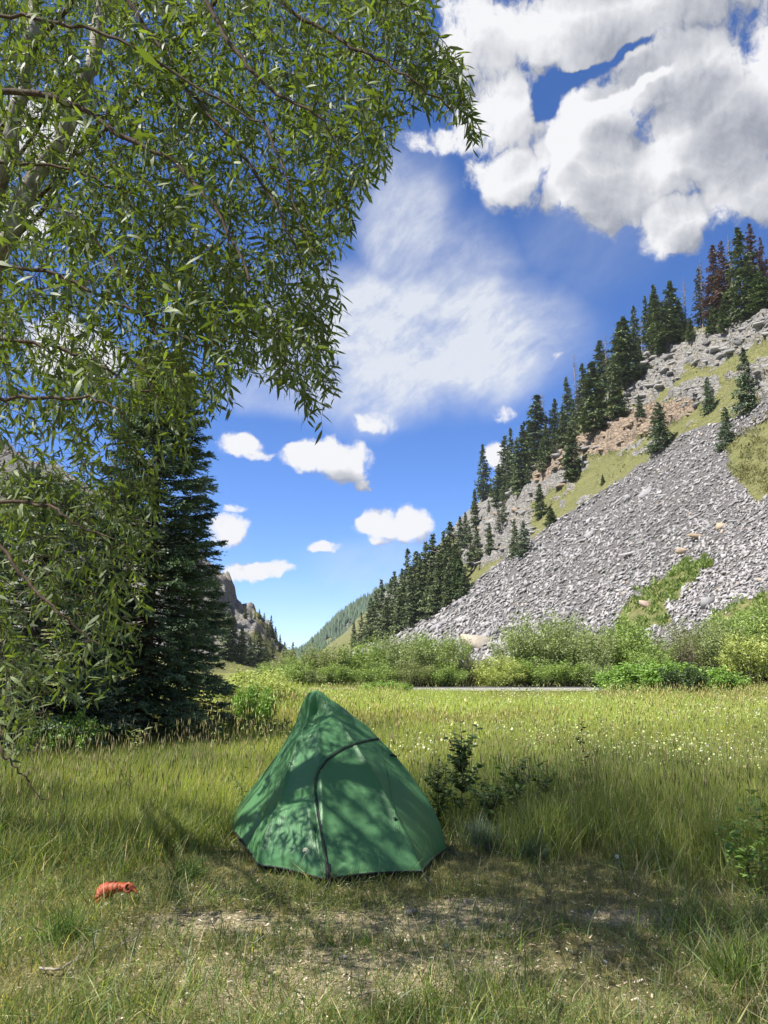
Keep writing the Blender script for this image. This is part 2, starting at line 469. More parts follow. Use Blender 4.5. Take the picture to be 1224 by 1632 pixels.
# ---- road
rd = Acc()
xs = np.arange(-90, 160.1, 5.0)
def strip(y0, y1, z0, z1, mat, name):
    A = Acc(); n = len(xs)
    Vv = np.concatenate([np.stack([xs, np.full(n, y0), np.full(n, z0)], 1), np.stack([xs, np.full(n, y1), np.full(n, z1)], 1)])
    k = np.arange(n - 1); A.add(Vv, np.stack([k, k + 1, k + n + 1, k + n], 1))
    return A
mg, q = new_mat('road_gravel'); pos = q.new('ShaderNodeNewGeometry').outputs['Position']
finish(q, pbsdf(q, q.mix(q.noise(pos, 9, 5, .8), (.14, .13, .12, 1), (.36, .34, .31, 1)), .95, .1))
ma, q = new_mat('road_asphalt'); pos = q.new('ShaderNodeNewGeometry').outputs['Position']
finish(q, pbsdf(q, q.mix(q.noise(pos, 5, 5, .8), (.045, .045, .047, 1), (.075, .073, .07, 1)), .85, .3))
road = obj('road', strip(45.9, 48.9, .33, .33, ma, '').mesh('road'), ma); tag(road, kind='structure')
verge = obj('road_shoulder', strip(44.2, 45.9, .20, .326, mg, '').mesh('road_shoulder'), mg); tag(verge, kind='structure')

# ---- right hillside
def zbase(v): return np.interp(v, [20, 27, 31, 40, 80, 115, 150, 172, 215, 300], [-1.5, -.6, .6, 7.6, 41, 73, 109, 119, 112, 80])
TALUS = [(545, 1050), (600, 1024), (640, 1004), (700, 964), (760, 927), (800, 895), (850, 858), (900, 822), (960, 782), (1000, 757), (1050, 722), (1085, 693), (1120, 680),
         (1170, 668), (1224, 633), (1300, 590), (1300, 640), (1224, 668), (1185, 690), (1160, 702), (1158, 745), (1185, 775), (1205, 800), (1224, 792), (1320, 740), (1320, 1080), (545, 1080)]
G1 = [(985, 985), (1010, 950), (1050, 925), (1085, 900), (1120, 905), (1095, 940), (1060, 965), (1075, 990), (1030, 1005), (980, 1010)]
G2 = [(1125, 1000), (1140, 975), (1180, 955), (1224, 940), (1320, 900), (1320, 1100), (1125, 1100)]
G3 = [(1092, 903), (1125, 888), (1135, 900), (1105, 912)]
TAN = [(925, 700), (960, 672), (1000, 660), (1060, 645), (1100, 638), (1118, 650), (1085, 672), (1050, 690), (1010, 706), (985, 722), (925, 728), (880, 765), (850, 770), (860, 740), (900, 715)]
R1 = [(985, 660), (1000, 620), (1022, 575), (1050, 545), (1075, 548), (1100, 560), (1100, 580), (1080, 605), (1045, 635), (1010, 655)]
R2 = [(1100, 570), (1110, 545), (1160, 515), (1200, 500), (1300, 440), (1300, 520), (1224, 542), (1185, 560), (1150, 580), (1110, 588)]
R3 = [(1070, 630), (1100, 612), (1150, 600), (1150, 625), (1128, 645), (1085, 650)]
R4 = [(730, 860), (745, 820), (775, 795), (800, 785), (826, 790), (850, 820), (850, 850), (815, 890), (770, 905), (740, 900)]
R5 = [(800, 790), (850, 745), (900, 700), (930, 720), (940, 745), (890, 780), (850, 800), (820, 830)]
R6 = [(1195, 590), (1224, 580), (1260, 560), (1260, 630), (1200, 640)]
R7 = [(590, 985), (640, 910), (700, 830), (760, 790), (760, 830), (700, 870), (660, 930), (610, 1010)]
us = np.concatenate([np.arange(-40, 50, 3.0), np.geomspace(50, 1300, 510)])
vs = np.concatenate([np.arange(20, 30, 1.0), np.arange(30, 178, .66), np.arange(180, 300, 7.0)])
U, Vv = np.meshgrid(us, vs); U = U.ravel(); Vv = Vv.ravel()
Z0 = zbase(Vv)
up_amt = np.clip((Vv - 75) / 40, 0, 1)
# the crest line, from the photograph's skyline at the crest's own distance
SKX = [440, 520, 560, 600, 640, 680, 720, 745, 770, 800, 830, 860, 900, 930, 960, 1000, 1020, 1060, 1100, 1130, 1160, 1224, 1300, 1500, 1900]
SKY_ = [1050, 1030, 1000, 962, 925, 890, 852, 822, 797, 785, 760, 722, 690, 662, 628, 600, 566, 540, 522, 514, 503, 482, 430, 300, 60]
VC = 172.0
def crest(u_):
    x_, y_ = xy(u_, VC); z_ = np.full(np.shape(u_), 115.0)
    for _ in range(8):
        px, py, w = project(np.stack([x_, y_, z_], -1)); t_ = np.interp(px, SKX, SKY_)
        z_ = z_ + np.where(w > 5, np.clip((py - t_) * w / F_PX * .9, -20, 20), 0)
    return np.clip(z_, 40, 150)
cz = crest(us); czv = np.interp(U, us, cz)
kk_ = np.array([0, .2, .38, .5, .62, .8, 1]); fk = np.array([0, .17, .36, .52, .60, .80, 1])
tt_ = np.clip((Vv - 80) / (VC - 80), 0, 1)
Z0 = np.where(Vv > 80, np.where(Vv <= VC, 41 + (czv - 41) * np.interp(tt_, kk_, fk), czv - (Vv - VC) * .55), Z0)
Z0 = Z0 + (fbm(U / 26, Vv / 26, 0, 3, 11) - .5) * (1.0 + 5 * up_amt * (1 - tt_)) * np.clip((Vv - 30) / 15, 0, 1)
# crest sinks and jogs a little along the valley
Z0 = Z0 + (fbm(U / 12, Vv * 0 + 3, 0, 3, 21) - .5) * 5 * np.clip((Vv - 130) / 40, 0, 1)
X, Y = xy(U, Vv)
PX, PY, PW = project(np.stack([X, Y, Z0], 1))
wob = (fbm(U / 5, Vv / 5, Z0 / 5, 3, 31) - .5) * 26
def cov(poly, w=1.0): return inpoly(PX + wob * w, PY + wob * w * .7, poly).astype(float)
front = (PW > 5).astype(float)
tal = cov(TALUS, .45) * front; g12 = np.maximum(np.maximum(cov(G1, .8), cov(G2, .8)), cov(G3, .8))
talf = tal * (1 - g12)
# beyond the picture's right edge the scree goes on by height alone
side = ((PX > 1240) | (PW < 5)) & (Vv > 31) & (Vv < 78)
talf = np.where(side, (fbm(U / 14, Vv / 14, 0, 3, 44) > .42), talf)
tan_m = cov(TAN, .6)
rock = np.zeros_like(tan_m)
for p_ in (R1, R2, R3, R4, R5, R6, R7): rock = np.maximum(rock, cov(p_, .8))
rn = fbm(U / 9, Vv / 6, Z0 / 6, 4, 51)
rock = np.maximum(rock, ((rn > .65) & (Vv > 82)).astype(float) * .9)
rock = np.maximum(rock, ((rn > .55) & (Vv > 140)).astype(float) * .9)
rock = np.maximum(rock, tan_m)
rock = rock * (1 - tal) 
def smooth_grid(a, k=1):
    A = a.reshape(len(vs), len(us))
    for _ in range(k):
        A = (A + np.roll(A, 1, 0) + np.roll(A, -1, 0) + np.roll(A, 1, 1) + np.roll(A, -1, 1)) / 5
    return A.ravel()
rs = smooth_grid(rock, 2)
# blocky outcrops: push out along the slope normal
f1, f2, cid = voronoi(U / 4.2, Vv / 5.5, Z0 / 2.6, 61)
g1, g2, gid = voronoi(U / 1.7, Vv / 2.2, Z0 / 1.2, 71)
blk = (cid - .25) * 3.6 - np.clip(.18 - (f2 - f1), 0, 1) * 9 + (gid - .4) * 1.1 - np.clip(.14 - (g2 - g1), 0, 1) * 4
disp = rs * (1.3 + blk) + (1 - rs) * (fbm(U / 3, Vv / 3, Z0 / 3, 3, 81) - .5) * .9
disp = np.where(talf > .5, (fbm(U / 7, Vv / 7, 0, 3, 82) - .5) * 2.2, disp)
disp = disp * np.clip((Vv - 29) / 4, 0, 1)
VV = Vv - disp * .62; ZZ = Z0 + disp * .55
X, Y = xy(U, VV)
HV = np.stack([X, Y, ZZ], 1)
nu, nv = len(us), len(vs)
i = (np.arange(nv - 1)[:, None] * nu + np.arange(nu - 1)[None]).ravel()
HQ = np.stack([i, i + nu, i + nu + 1, i + 1], 1)
hcol = np.stack([smooth_grid(rock, 1), smooth_grid(talf.astype(float), 1), smooth_grid(tan_m, 2)], 1)
def hill_material(name, haze=0.0):
    m, q = new_mat(name)
    pos = q.new('ShaderNodeNewGeometry').outputs['Position']
    nrm = q.new('ShaderNodeNewGeometry').outputs['Normal']
    a = q.sep(attr_col(q))
    n1 = q.noise(pos, .22, 6, .6); n2 = q.noise(pos, 1.1, 7, .68); n3 = q.noise(pos, 4.5, 5, .7)
    lay = q.noise(q.v('MULTIPLY', pos, (.35, .35, 1.6)), 1.0, 6, .65, .6)
    crack = q.voro(q.v('ADD', q.v('MULTIPLY', pos, (.5, .5, .9)), q.v('SCALE', q.noise(pos, .8, 3, .6, col=True), sc=.9)), 1.0, 'DISTANCE_TO_EDGE')
    gr = q.mix(q.mr(n2, .35, .65), (.10, .11, .036, 1), (.225, .205, .09, 1))
    gr = q.mix(q.mr(n1, .4, .6), gr, q.mix(n3, (.09, .11, .034, 1), (.18, .172, .07, 1)))
    rk = q.mix(q.mr(lay, .33, .66), (.125, .12, .11, 1), (.29, .28, .26, 1))
    rk = q.mix(q.mr(n1, .5, .75), rk, (.25, .215, .16, 1))
    tn = q.mix(q.mr(lay, .35, .62), (.15, .11, .08, 1), (.32, .25, .18, 1))
    rk = q.mix(q.mr(a[2], .3, .6), rk, tn)
    rk = q.mix(q.mr(crack, 0.0, .07, .75, 0), rk, (.06, .052, .045, 1))
    ta = q.mix(n3, (.055, .052, .05, 1), (.20, .19, .18, 1))  # bed under the stones coloured dark so the gaps look shaded
    nz = q.sep(nrm)[2]
    rmask = q.mr(q.m('ADD', a[0], q.m('MULTIPLY', q.m('SUBTRACT', n2, .5), .9)), .42, .58)
    c = q.mix(rmask, gr, rk)
    c = q.mix(q.mr(q.m('ADD', a[1], q.m('MULTIPLY', q.m('SUBTRACT', n2, .5), .5)), .45, .55), c, ta)
    h = q.m('ADD', q.m('MULTIPLY', n3, .35), q.m('ADD', lay, q.mr(crack, 0, .12, 0, .6)))
    finish(q, pbsdf(q, c, .92, .12, q.bump(h, .7, .7))); return m
M_hill = hill_material('hillside_rock_and_grass')
hill = obj('hillside', mesh('hillside', HV, HQ, hcol, False), M_hill); tag(hill, kind='structure')

# ---- left spur of cliffs, far off
lx = np.concatenate([np.linspace(-620, -130, 70), np.linspace(-128, -20, 110)])
ly = np.concatenate([np.linspace(150, 330, 60), np.linspace(332, 470, 100), np.linspace(480, 900, 30)])
LX, LY = np.meshgrid(lx, ly); LX = LX.ravel(); LY = LY.ravel()
prof = np.interp(LX * 380 / np.maximum(LY, 380), [-620, -300, -158, -100, -84, -78, -73.5, -70, -66, -61, -56, -51, -45, -36, -20],
                 [230, 175, 100, 66, 53, 47.5, 36, 31.5, 31, 28, 20, 12, 6, -1, -3])
fall = np.interp(LY, [150, 215, 270, 330, 372, 400, 900], [0, .06, .24, .55, .93, 1.0, 1.0])
LZ = prof * np.where(LX < -50, fall, fall) - 1 + (fbm(LX / 22, LY / 22, 0, 4, 91) - .5) * np.clip(prof, 0, 40) * .32
c1, c2, cid = voronoi(LX / 9, LY / 9, LZ / 14, 93)
d1, d2, did = voronoi(LX / 3.5, LY / 3.5, LZ / 5, 97)
lrock = ((fbm(LX / 18, LY / 18, LZ / 12, 4, 95) + (LZ - 12) / 260) > np.where(LX < -95, .56, .44)).astype(float) * (LZ > 6)
LZ = LZ + lrock * ((cid - .4) * 6 - np.clip(.15 - (c2 - c1), 0, 1) * 16 + (did - .5) * 2)
i = (np.arange(len(ly) - 1)[:, None] * len(lx) + np.arange(len(lx) - 1)[None]).ravel()
LQ = np.stack([i, i + 1, i + len(lx) + 1, i + len(lx)], 1)
LV = np.stack([LX, LY, LZ], 1)
spur = obj('cliff_spur', mesh('cliff_spur', LV, LQ, np.stack([lrock, lrock * 0, (fbm(LX / 30, LY / 30, 0, 2, 99) > .5) * .15], 1), False), M_hill)
tag(spur, kind='structure')

# ---- distant wooded hill closing the valley
fx = np.linspace(-520, 260, 150); fy = np.linspace(1250, 2300, 60)
FX, FY = np.meshgrid(fx, fy); FX = FX.ravel(); FY = FY.ravel()
pr = np.interp(FX * 1500 / FY, [-520, -260, -190, -150, -130, -100, -70, -45, -20, 20, 260], [22, 30, 28, 36, 52, 84, 118, 135, 146, 170, 260])
FZ = pr * np.interp(FY, [1250, 1400, 1520, 2300], [0, .45, 1, .9]) + (fbm(FX / 60, FY / 60, 0, 4, 101) - .5) * 34 - 4
i = (np.arange(len(fy) - 1)[:, None] * len(fx) + np.arange(len(fx) - 1)[None]).ravel()
FQ = np.stack([i, i + 1, i + len(fx) + 1, i + len(fx)], 1)
FV = np.stack([FX, FY, FZ], 1)
fr = (fbm(FX / 40, FY / 40, FZ / 40, 3, 103) > .56).astype(float)
far_hill = obj('distant_hill', mesh('distant_hill', FV, FQ, np.stack([fr, fr * 0, fr * 0], 1), True), M_hill); tag(far_hill, kind='structure')

# ray casts against the terrain
def bvh(V, Q): return BVHTree.FromPolygons(V.tolist(), Q.tolist())
BH = bvh(HV, HQ); BL = bvh(LV, LQ)
def cast(px, py, trees=(BH, BL)):
    d = Vector(ray(px, py)); best = None
    for t in trees:
        h = t.ray_cast(Vector(EYE), d)
        if h[0] is not None and (best is None or h[3] < best[2]): best = (np.array(h[0]), np.array(h[1]), h[3])
    return best
def drop(x, y, t=BH):
    h = t.ray_cast(Vector((x, y, 500)), Vector((0, 0, -1)))
    return None if h[0] is None else h[0][2]

# ================================================================== SCREE
def hull(seed, flat=(1, .75, .45), n=13):
    import bmesh
    r = np.random.default_rng(seed)
    p = r.uniform(-.5, .5, (n, 3)); p = np.sign(p) * np.abs(p * 2) ** .55 * .5 * np.array(flat)
    bm = bmesh.new()
    for k in p: bm.verts.new(k)
    out = bmesh.ops.convex_hull(bm, input=bm.verts)
    bmesh.ops.delete(bm, geom=[v for v in out['geom_interior'] if isinstance(v, bmesh.types.BMVert)], context='VERTS')
    bmesh.ops.triangulate(bm, faces=bm.faces[:])
    bmesh.ops.recalc_face_normals(bm, faces=bm.faces[:])
    bm.verts.index_update()
    v = np.array([x.co[:] for x in bm.verts]); f = np.array([[w.index for w in x.verts] for x in bm.faces])
    bm.free(); return v, f
HULLS = [hull(s, fl, n) for s, fl, n in ((1, (1, .8, .5), 8), (2, (1, .7, .4), 8), (3, (.9, .8, .7), 9), (4, (1, .55, .45), 8), (5, (1.1, .8, .3), 9), (6, (1, .9, .6), 10))]
def rand_rot(n, r, tilt=1.0):
    a = r.uniform(0, 2 * PI, n); b = r.normal(0, .35 * tilt, n); c = r.normal(0, .35 * tilt, n)
    ca, sa, cb, sb, cc_, sc_ = np.cos(a), np.sin(a), np.cos(b), np.sin(b), np.cos(c), np.sin(c)
    o, z = np.ones(n), np.zeros(n)
    Rz = np.stack([ca, -sa, z, sa, ca, z, z, z, o], 1).reshape(-1, 3, 3)
    Rx = np.stack([o, z, z, z, cb, -sb, z, sb, cb], 1).reshape(-1, 3, 3)
    Ry = np.stack([cc_, z, sc_, z, o, z, -sc_, z, cc_], 1).reshape(-1, 3, 3)
    return Rz @ Rx @ Ry
SL = Matrix.Rotation(-VA, 3, 'Z') @ Matrix.Rotation(-math.radians(38), 3, 'Y')   # lie with the slope
SL = np.array(SL)
r = np.random.default_rng(21)
pts = []
NS = 22000
PXs = r.uniform(560, 1300, 90000); PYs = r.uniform(620, 1075, 90000)
ok = inpoly(PXs, PYs, TALUS)
wg = (fbm(PXs / 14, PYs / 14, 0, 3, 120) - .5) * 22
ok &= ~(inpoly(PXs + wg, PYs + wg, G1) | inpoly(PXs + wg, PYs + wg, G2) | inpoly(PXs + wg, PYs + wg, G3))
idx = np.nonzero(ok)[0][:NS]
for k in idx:
    h = cast(PXs[k], PYs[k], (BH,))
    if h is None: continue
    # stones are coarser towards the foot and towards the far end
    coarse = np.clip((PYs[k] - 700) / 300, 0, 1) * .6 + np.clip((900 - PXs[k]) / 300, 0, 1) * .55
    s = (3.7 + 3.1 * coarse) * math.exp(min(r.normal(-.05, .50), .72)) * h[2] / F_PX
    pts.append((*h[0], s, s * F_PX / h[2]))
# scree beyond the right edge of the picture
for k in range(1800):
    u_, v_ = r.uniform(-10, 62), r.uniform(32, 76)
    x_, y_ = xy(u_, v_)
    z_ = drop(x_, y_)
    if z_ is not None and fbm(u_ / 14, v_ / 14, 0, 3, 44) > .42: pts.append((x_, y_, z_, math.exp(r.normal(-.35, .4)), 0.0))
pts = np.array(pts)
Rr = SL[None] @ rand_rot(len(pts), r, 1.1)
scl = pts[:, 3][:, None] * r.uniform(.7, 1.3, (len(pts), 3)) * np.array([1.05, 1, .85])
Mx = Rr * scl[:, None, :]
sh = r.uniform(.75, 1.10, (len(pts), 1))
tint = r.uniform(0, 1, (len(pts), 1))
scol = sh * (np.array([.325, .311, .310]) * (1 - tint * .35) + np.array([.34, .315, .28]) * tint * .35)
scol *= (1 + (fbm(pts[:, 0] / 9, pts[:, 1] / 9, pts[:, 2] / 9, 3, 170)[:, None] - .5) * .7)
tanm = r.uniform(0, 1, len(pts)) < .008
scol[tanm] = np.array([.42, .34, .26]) * sh[tanm]
T = pts[:, :3] + np.array([-.35, 0, .35]) * (pts[:, 3:4] * .25)
order = np.argsort(-pts[:, 4])
big = order[:286]; rest = order[286:]
scree = empty('scree_slope', HV[0] * 0); tag(scree, kind='structure')
A = Acc()
hid = r.integers(0, 6, len(pts))
for k in range(6):
    s_ = rest[hid[rest] == k]
    A.add(*scatter(HULLS[k][0], HULLS[k][1], Mx[s_], T[s_], scol[s_]))
o = obj('scree_stones', A.mesh('scree_stones'), M_stone, scree); tag(o, kind='stuff')
TINTS = [(.31, .297, .294), (.25, .24, .24), (.325, .31, .30), (.31, .265, .21)]
BT = [(.22, .21, .20), (.175, .168, .16), (.265, .255, .24), (.28, .22, .16)]
stone_me = {}
def stone_mesh(k, t, T_=TINTS):
    if T_ is BT: t_ = BT[t]; t = t + 10
    else: t_ = T_[t]
    if (k, t) not in stone_me:
        v, f = HULLS[k]
        stone_me[(k, t)] = mesh('stone', v, f, np.tile(np.array(t_), (len(v), 1))); stone_me[(k, t)].materials.append(M_stone)
    return stone_me[(k, t)]
def place_stone(name, parent, loc, M3, k, t, T_=TINTS):
    o = bpy.data.objects.new(name, stone_mesh(k, t, T_)); COL.objects.link(o); o.parent = parent
    mm = np.eye(4); mm[:3, :3] = M3; mm[:3, 3] = loc
    o.matrix_local = Matrix(mm.tolist()); return o
for k in big:
    place_stone('stone', scree, T[k], Mx[k], int(hid[k]), 3 if tanm[k] else int(r.integers(0, 3)))
# large slabs lying in the scree: (px, py, length px, height px, tilt deg, tint)
for (px, py, ln, ht, ti, t) in [(1035, 785, 62, 22, 30, 1), (945, 853, 44, 24, 22, 2), (1010, 880, 70, 14, 18, 0), (1030, 862, 60, 10, 25, 1), (740, 985, 50, 30, 35, 0), (1120, 892, 0, 0, 0, 0),
                            (700, 1000, 60, 22, 32, 1), (990, 795, 60, 6, 35, 2), (1058, 790, 30, 20, 20, 1), (1175, 830, 36, 12, 10, 1), (925, 885, 30, 10, 5, 1), (820, 1000, 40, 20, 12, 0), (965, 830, 40, 12, 30, 0), (780, 1015, 54, 26, 20, 2)]:
    if ln == 0: continue
    h = cast(px, py, (BH,))
    if h is None: continue
    s = h[2] / F_PX
    ca, sa = math.cos(math.radians(ti)), math.sin(math.radians(ti))
    Rm = np.array([[ca, 0, -sa], [0, 1, 0], [sa, 0, ca]]) @ np.array(Matrix.Rotation(math.radians(35), 3, 'X'))
    place_stone('slab', scree, h[0] + np.array([0, 0, ht * s * .05]), Rm * np.array([ln * s * .7, ht * s * 1.2, ht * s * .9])[None, :], (1, 3, 0)[int(px) % 3], (0, 1, 1)[t % 3])
# boulders one can point to
def boulder(px, py, wpx, hpx, label, tint, k=2, Y=None):
    h = cast(px, py, (BH,)) if Y is None else None
    p = h[0] if h else at(px, py, Y)
    dist = h[2] if h else Y
    s = dist / F_PX
    v, f = HULLS[k]
    w = v * np.array([wpx * s, wpx * s * .8, hpx * s / (v[:, 2].max() - v[:, 2].min())])
    # one chip level for a rough surface
    o = obj('boulder', mesh('boulder', w, f, np.tile(np.array(tint) * .78, (len(w), 1))), M_stone)
    o.location = p + np.array([0, 0, hpx * s * .15]); tag(o, label, 'boulder'); return o
boulder(1028, 968, 26, 18, 'pinkish tan boulder in the green patch at the foot of the scree', (.50, .38, .30))
boulder(1150, 840, 22, 13, 'tan slab stone lying flat in the middle of the grey scree', (.46, .36, .26), 4)
boulder(1091, 881, 26, 12, 'warm tan boulder beside the small green tuft on the scree', (.46, .36, .27), 0)
boulder(1110, 858, 26, 10, 'brown topped boulder with a dark shadow under it on the scree', (.40, .31, .22), 5)
boulder(762, 1036, 70, 42, 'pale tan boulder at the scree foot behind the gap in the shrubs', (.50, .44, .35), 2)
boulder(1005, 795, 20, 10, 'small light grey boulder under the upper rim of the scree', (.40, .39, .39), 1)
boulder(1128, 968, 22, 22, 'upright grey boulder beside the lower green patch', (.33, .32, .32), 3)

# jointed rock blocks of the outcrops
rk = 0
for poly, num, tset in ((R1, 60, (0, 2, 2)), (R2, 66, (0, 1, 2)), (R3, 16, (0, 2)), (TAN, 50, (3, 3, 0)), (R4, 44, (0, 3, 2)), (R5, 30, (3, 0, 2)), (R6, 8, (0, 2))):
    P_ = np.array(poly); got = 0
    while got < num:
        px, py = r.uniform(P_[:, 0].min(), min(1260, P_[:, 0].max())), r.uniform(P_[:, 1].min(), P_[:, 1].max())
        if not inpoly(px, py, poly): got += .02; continue
        h = cast(px, py, (BH,)); got += 1
        if h is None: continue
        s = h[2] / F_PX * r.uniform(8, 24)
        Rm = SL @ rand_rot(1, r, .35)[0] if r.random() < .7 else rand_rot(1, r, .3)[0]
        a = -VA + r.normal(0, .25); ca, sa = math.cos(a), math.sin(a)
        Rm = np.array([[ca, -sa, 0], [sa, ca, 0], [0, 0, 1]]) @ np.array(Matrix.Rotation(r.normal(-.25, .15), 3, 'Y'))
        place_stone('rock_block', hill, h[0] - h[1] * s * .12, Rm * (s * np.array([r.uniform(.7, 1.2), r.uniform(.8, 1.4), r.uniform(.5, 1.0)]))[None], int(r.choice([2, 5, 0, 3])), int(r.choice(tset)), BT)
        rk += 1
# loose stones over the grassy upper slope
A = Acc(); L = []
for k in range(5200):
    px, py = r.uniform(640, 1280), r.uniform(480, 990)
    if inpoly(px, py, TALUS): continue
    h = cast(px, py, (BH,))
    if h is None or fbm(px / 30, py / 22, 0, 3, 141) < .47: continue
    L.append((*h[0], h[2] / F_PX * math.exp(r.normal(.75, .5))))
L = np.array(L); hh = r.integers(0, 6, len(L)); Rr = rand_rot(len(L), r, 1)
cc = r.uniform(.75, 1.2, (len(L), 1)) * np.array([.31, .285, .25])
for k in range(6):
    s_ = hh == k; A.add(*scatter(HULLS[k][0], HULLS[k][1], Rr[s_] * (L[s_, 3:4] * np.ones(3))[:, None, :], L[s_, :3], cc[s_]))
o = obj('loose_stones', A.mesh('loose_stones'), M_stone, hill); tag(o, kind='stuff')
# tufts of grass and herbs in the scree's green patches and on the slope
tri = np.array([[-.5, 0, 0], [.5, 0, 0], [0, .25, 1]]); trf = np.array([[0, 1, 2]])
def slope_tufts(name, polys, n, hpx, c1, c2, seed, jit=18):
    r = np.random.default_rng(seed); L = []
    for poly in polys:
        P_ = np.array(poly)
        for k in range(n):
            px, py = r.uniform(P_[:, 0].min(), min(1290, P_[:, 0].max())), r.uniform(P_[:, 1].min(), P_[:, 1].max())
            w = (fbm(px / 14, py / 14, 0, 3, 120) - .5) * jit
            if not inpoly(px + w, py + w, poly): continue
            if fbm(px / 9 + seed, py / 7, 0, 3, 160) < .46: continue
            h = cast(px, py, (BH,))
            if h is None: continue
            L.append((*h[0], h[2] / F_PX))
    L = np.array(L); n = len(L)
    rep = 5
    P_ = np.repeat(L, rep, 0); n = len(P_)
    s = P_[:, 3] * hpx * np.exp(r.normal(0, .3, n))
    pos = P_[:, :3] + r.normal(0, 1, (n, 3)) * (P_[:, 3:4] * 2.2)
    D = unit(np.stack([r.normal(0, .5, n), r.normal(0, .5, n), np.ones(n)], 1))
    Mf = frames(np.cross(D, unit(r.normal(0, 1, (n, 3)))), None, (0, 0, 1))
    Mf = np.stack([unit(np.cross(D, unit(r.normal(0, 1, (n, 3))))), unit(r.normal(0, 1, (n, 3))), D], -1)
    t = r.uniform(0, 1, (n, 1)) ** 1.3
    V_, F_, c_ = scatter(tri, trf, Mf * (s[:, None] * np.array([.55, .4, 1.0]))[:, None, :], pos, np.array(c1) * (1 - t) + np.array(c2) * t)
    o = obj(name, mesh(name, V_, F_, c_), M_shrub); return o
o = slope_tufts('scree_undergrowth', [G1, G2, G3], 4200, 4.0, (.09, .14, .035), (.28, .35, .10), 5); tag(o, kind='stuff')
o = slope_tufts('slope_grass', [[(560, 1040), (700, 950), (800, 880), (900, 812), (1000, 748), (1085, 685), (1224, 625), (1290, 580), (1290, 430), (1100, 520), (960, 640), (760, 820), (640, 960)],
                                [(1155, 700), (1224, 660), (1290, 630), (1290, 760), (1224, 790), (1190, 780), (1160, 745)]], 5200, 2.6, (.10, .11, .036), (.25, .22, .10), 6, 14); tag(o, kind='stuff')
# woodland on the distant hill, one mass
r = np.random.default_rng(31); n = 4200
xx = r.uniform(-420, 120, n * 3); yy = r.uniform(1320, 1700, n * 3)
BF = bvh(FV, FQ)
L = []
for k in range(n * 2):
    if fbm(xx[k] / 35, yy[k] / 35, 0, 3, 109) < .40: continue
    z_ = drop(xx[k], yy[k], BF)
    if z_ is not None and z_ > 0: L.append((xx[k], yy[k], z_))
L = np.array(L); n = len(L)
cv = np.array([[0, 0, 1.0]] + [[math.cos(a) * .2, math.sin(a) * .2, 0] for a in np.arange(5) / 5 * 2 * PI]); cf_ = np.array([[0, 1 + k, 1 + (k + 1) % 5] for k in range(5)])
hh = r.uniform(11, 22, n); Mf = np.zeros((n, 3, 3)); Mf[:, 0, 0] = Mf[:, 1, 1] = hh; Mf[:, 2, 2] = hh
o = obj('far_woodland', mesh('far_woodland', *scatter(cv, cf_, Mf, L, np.array([.045, .075, .04]) * r.uniform(.7, 1.4, (n, 1)))), M_conifer); tag(o, kind='stuff')

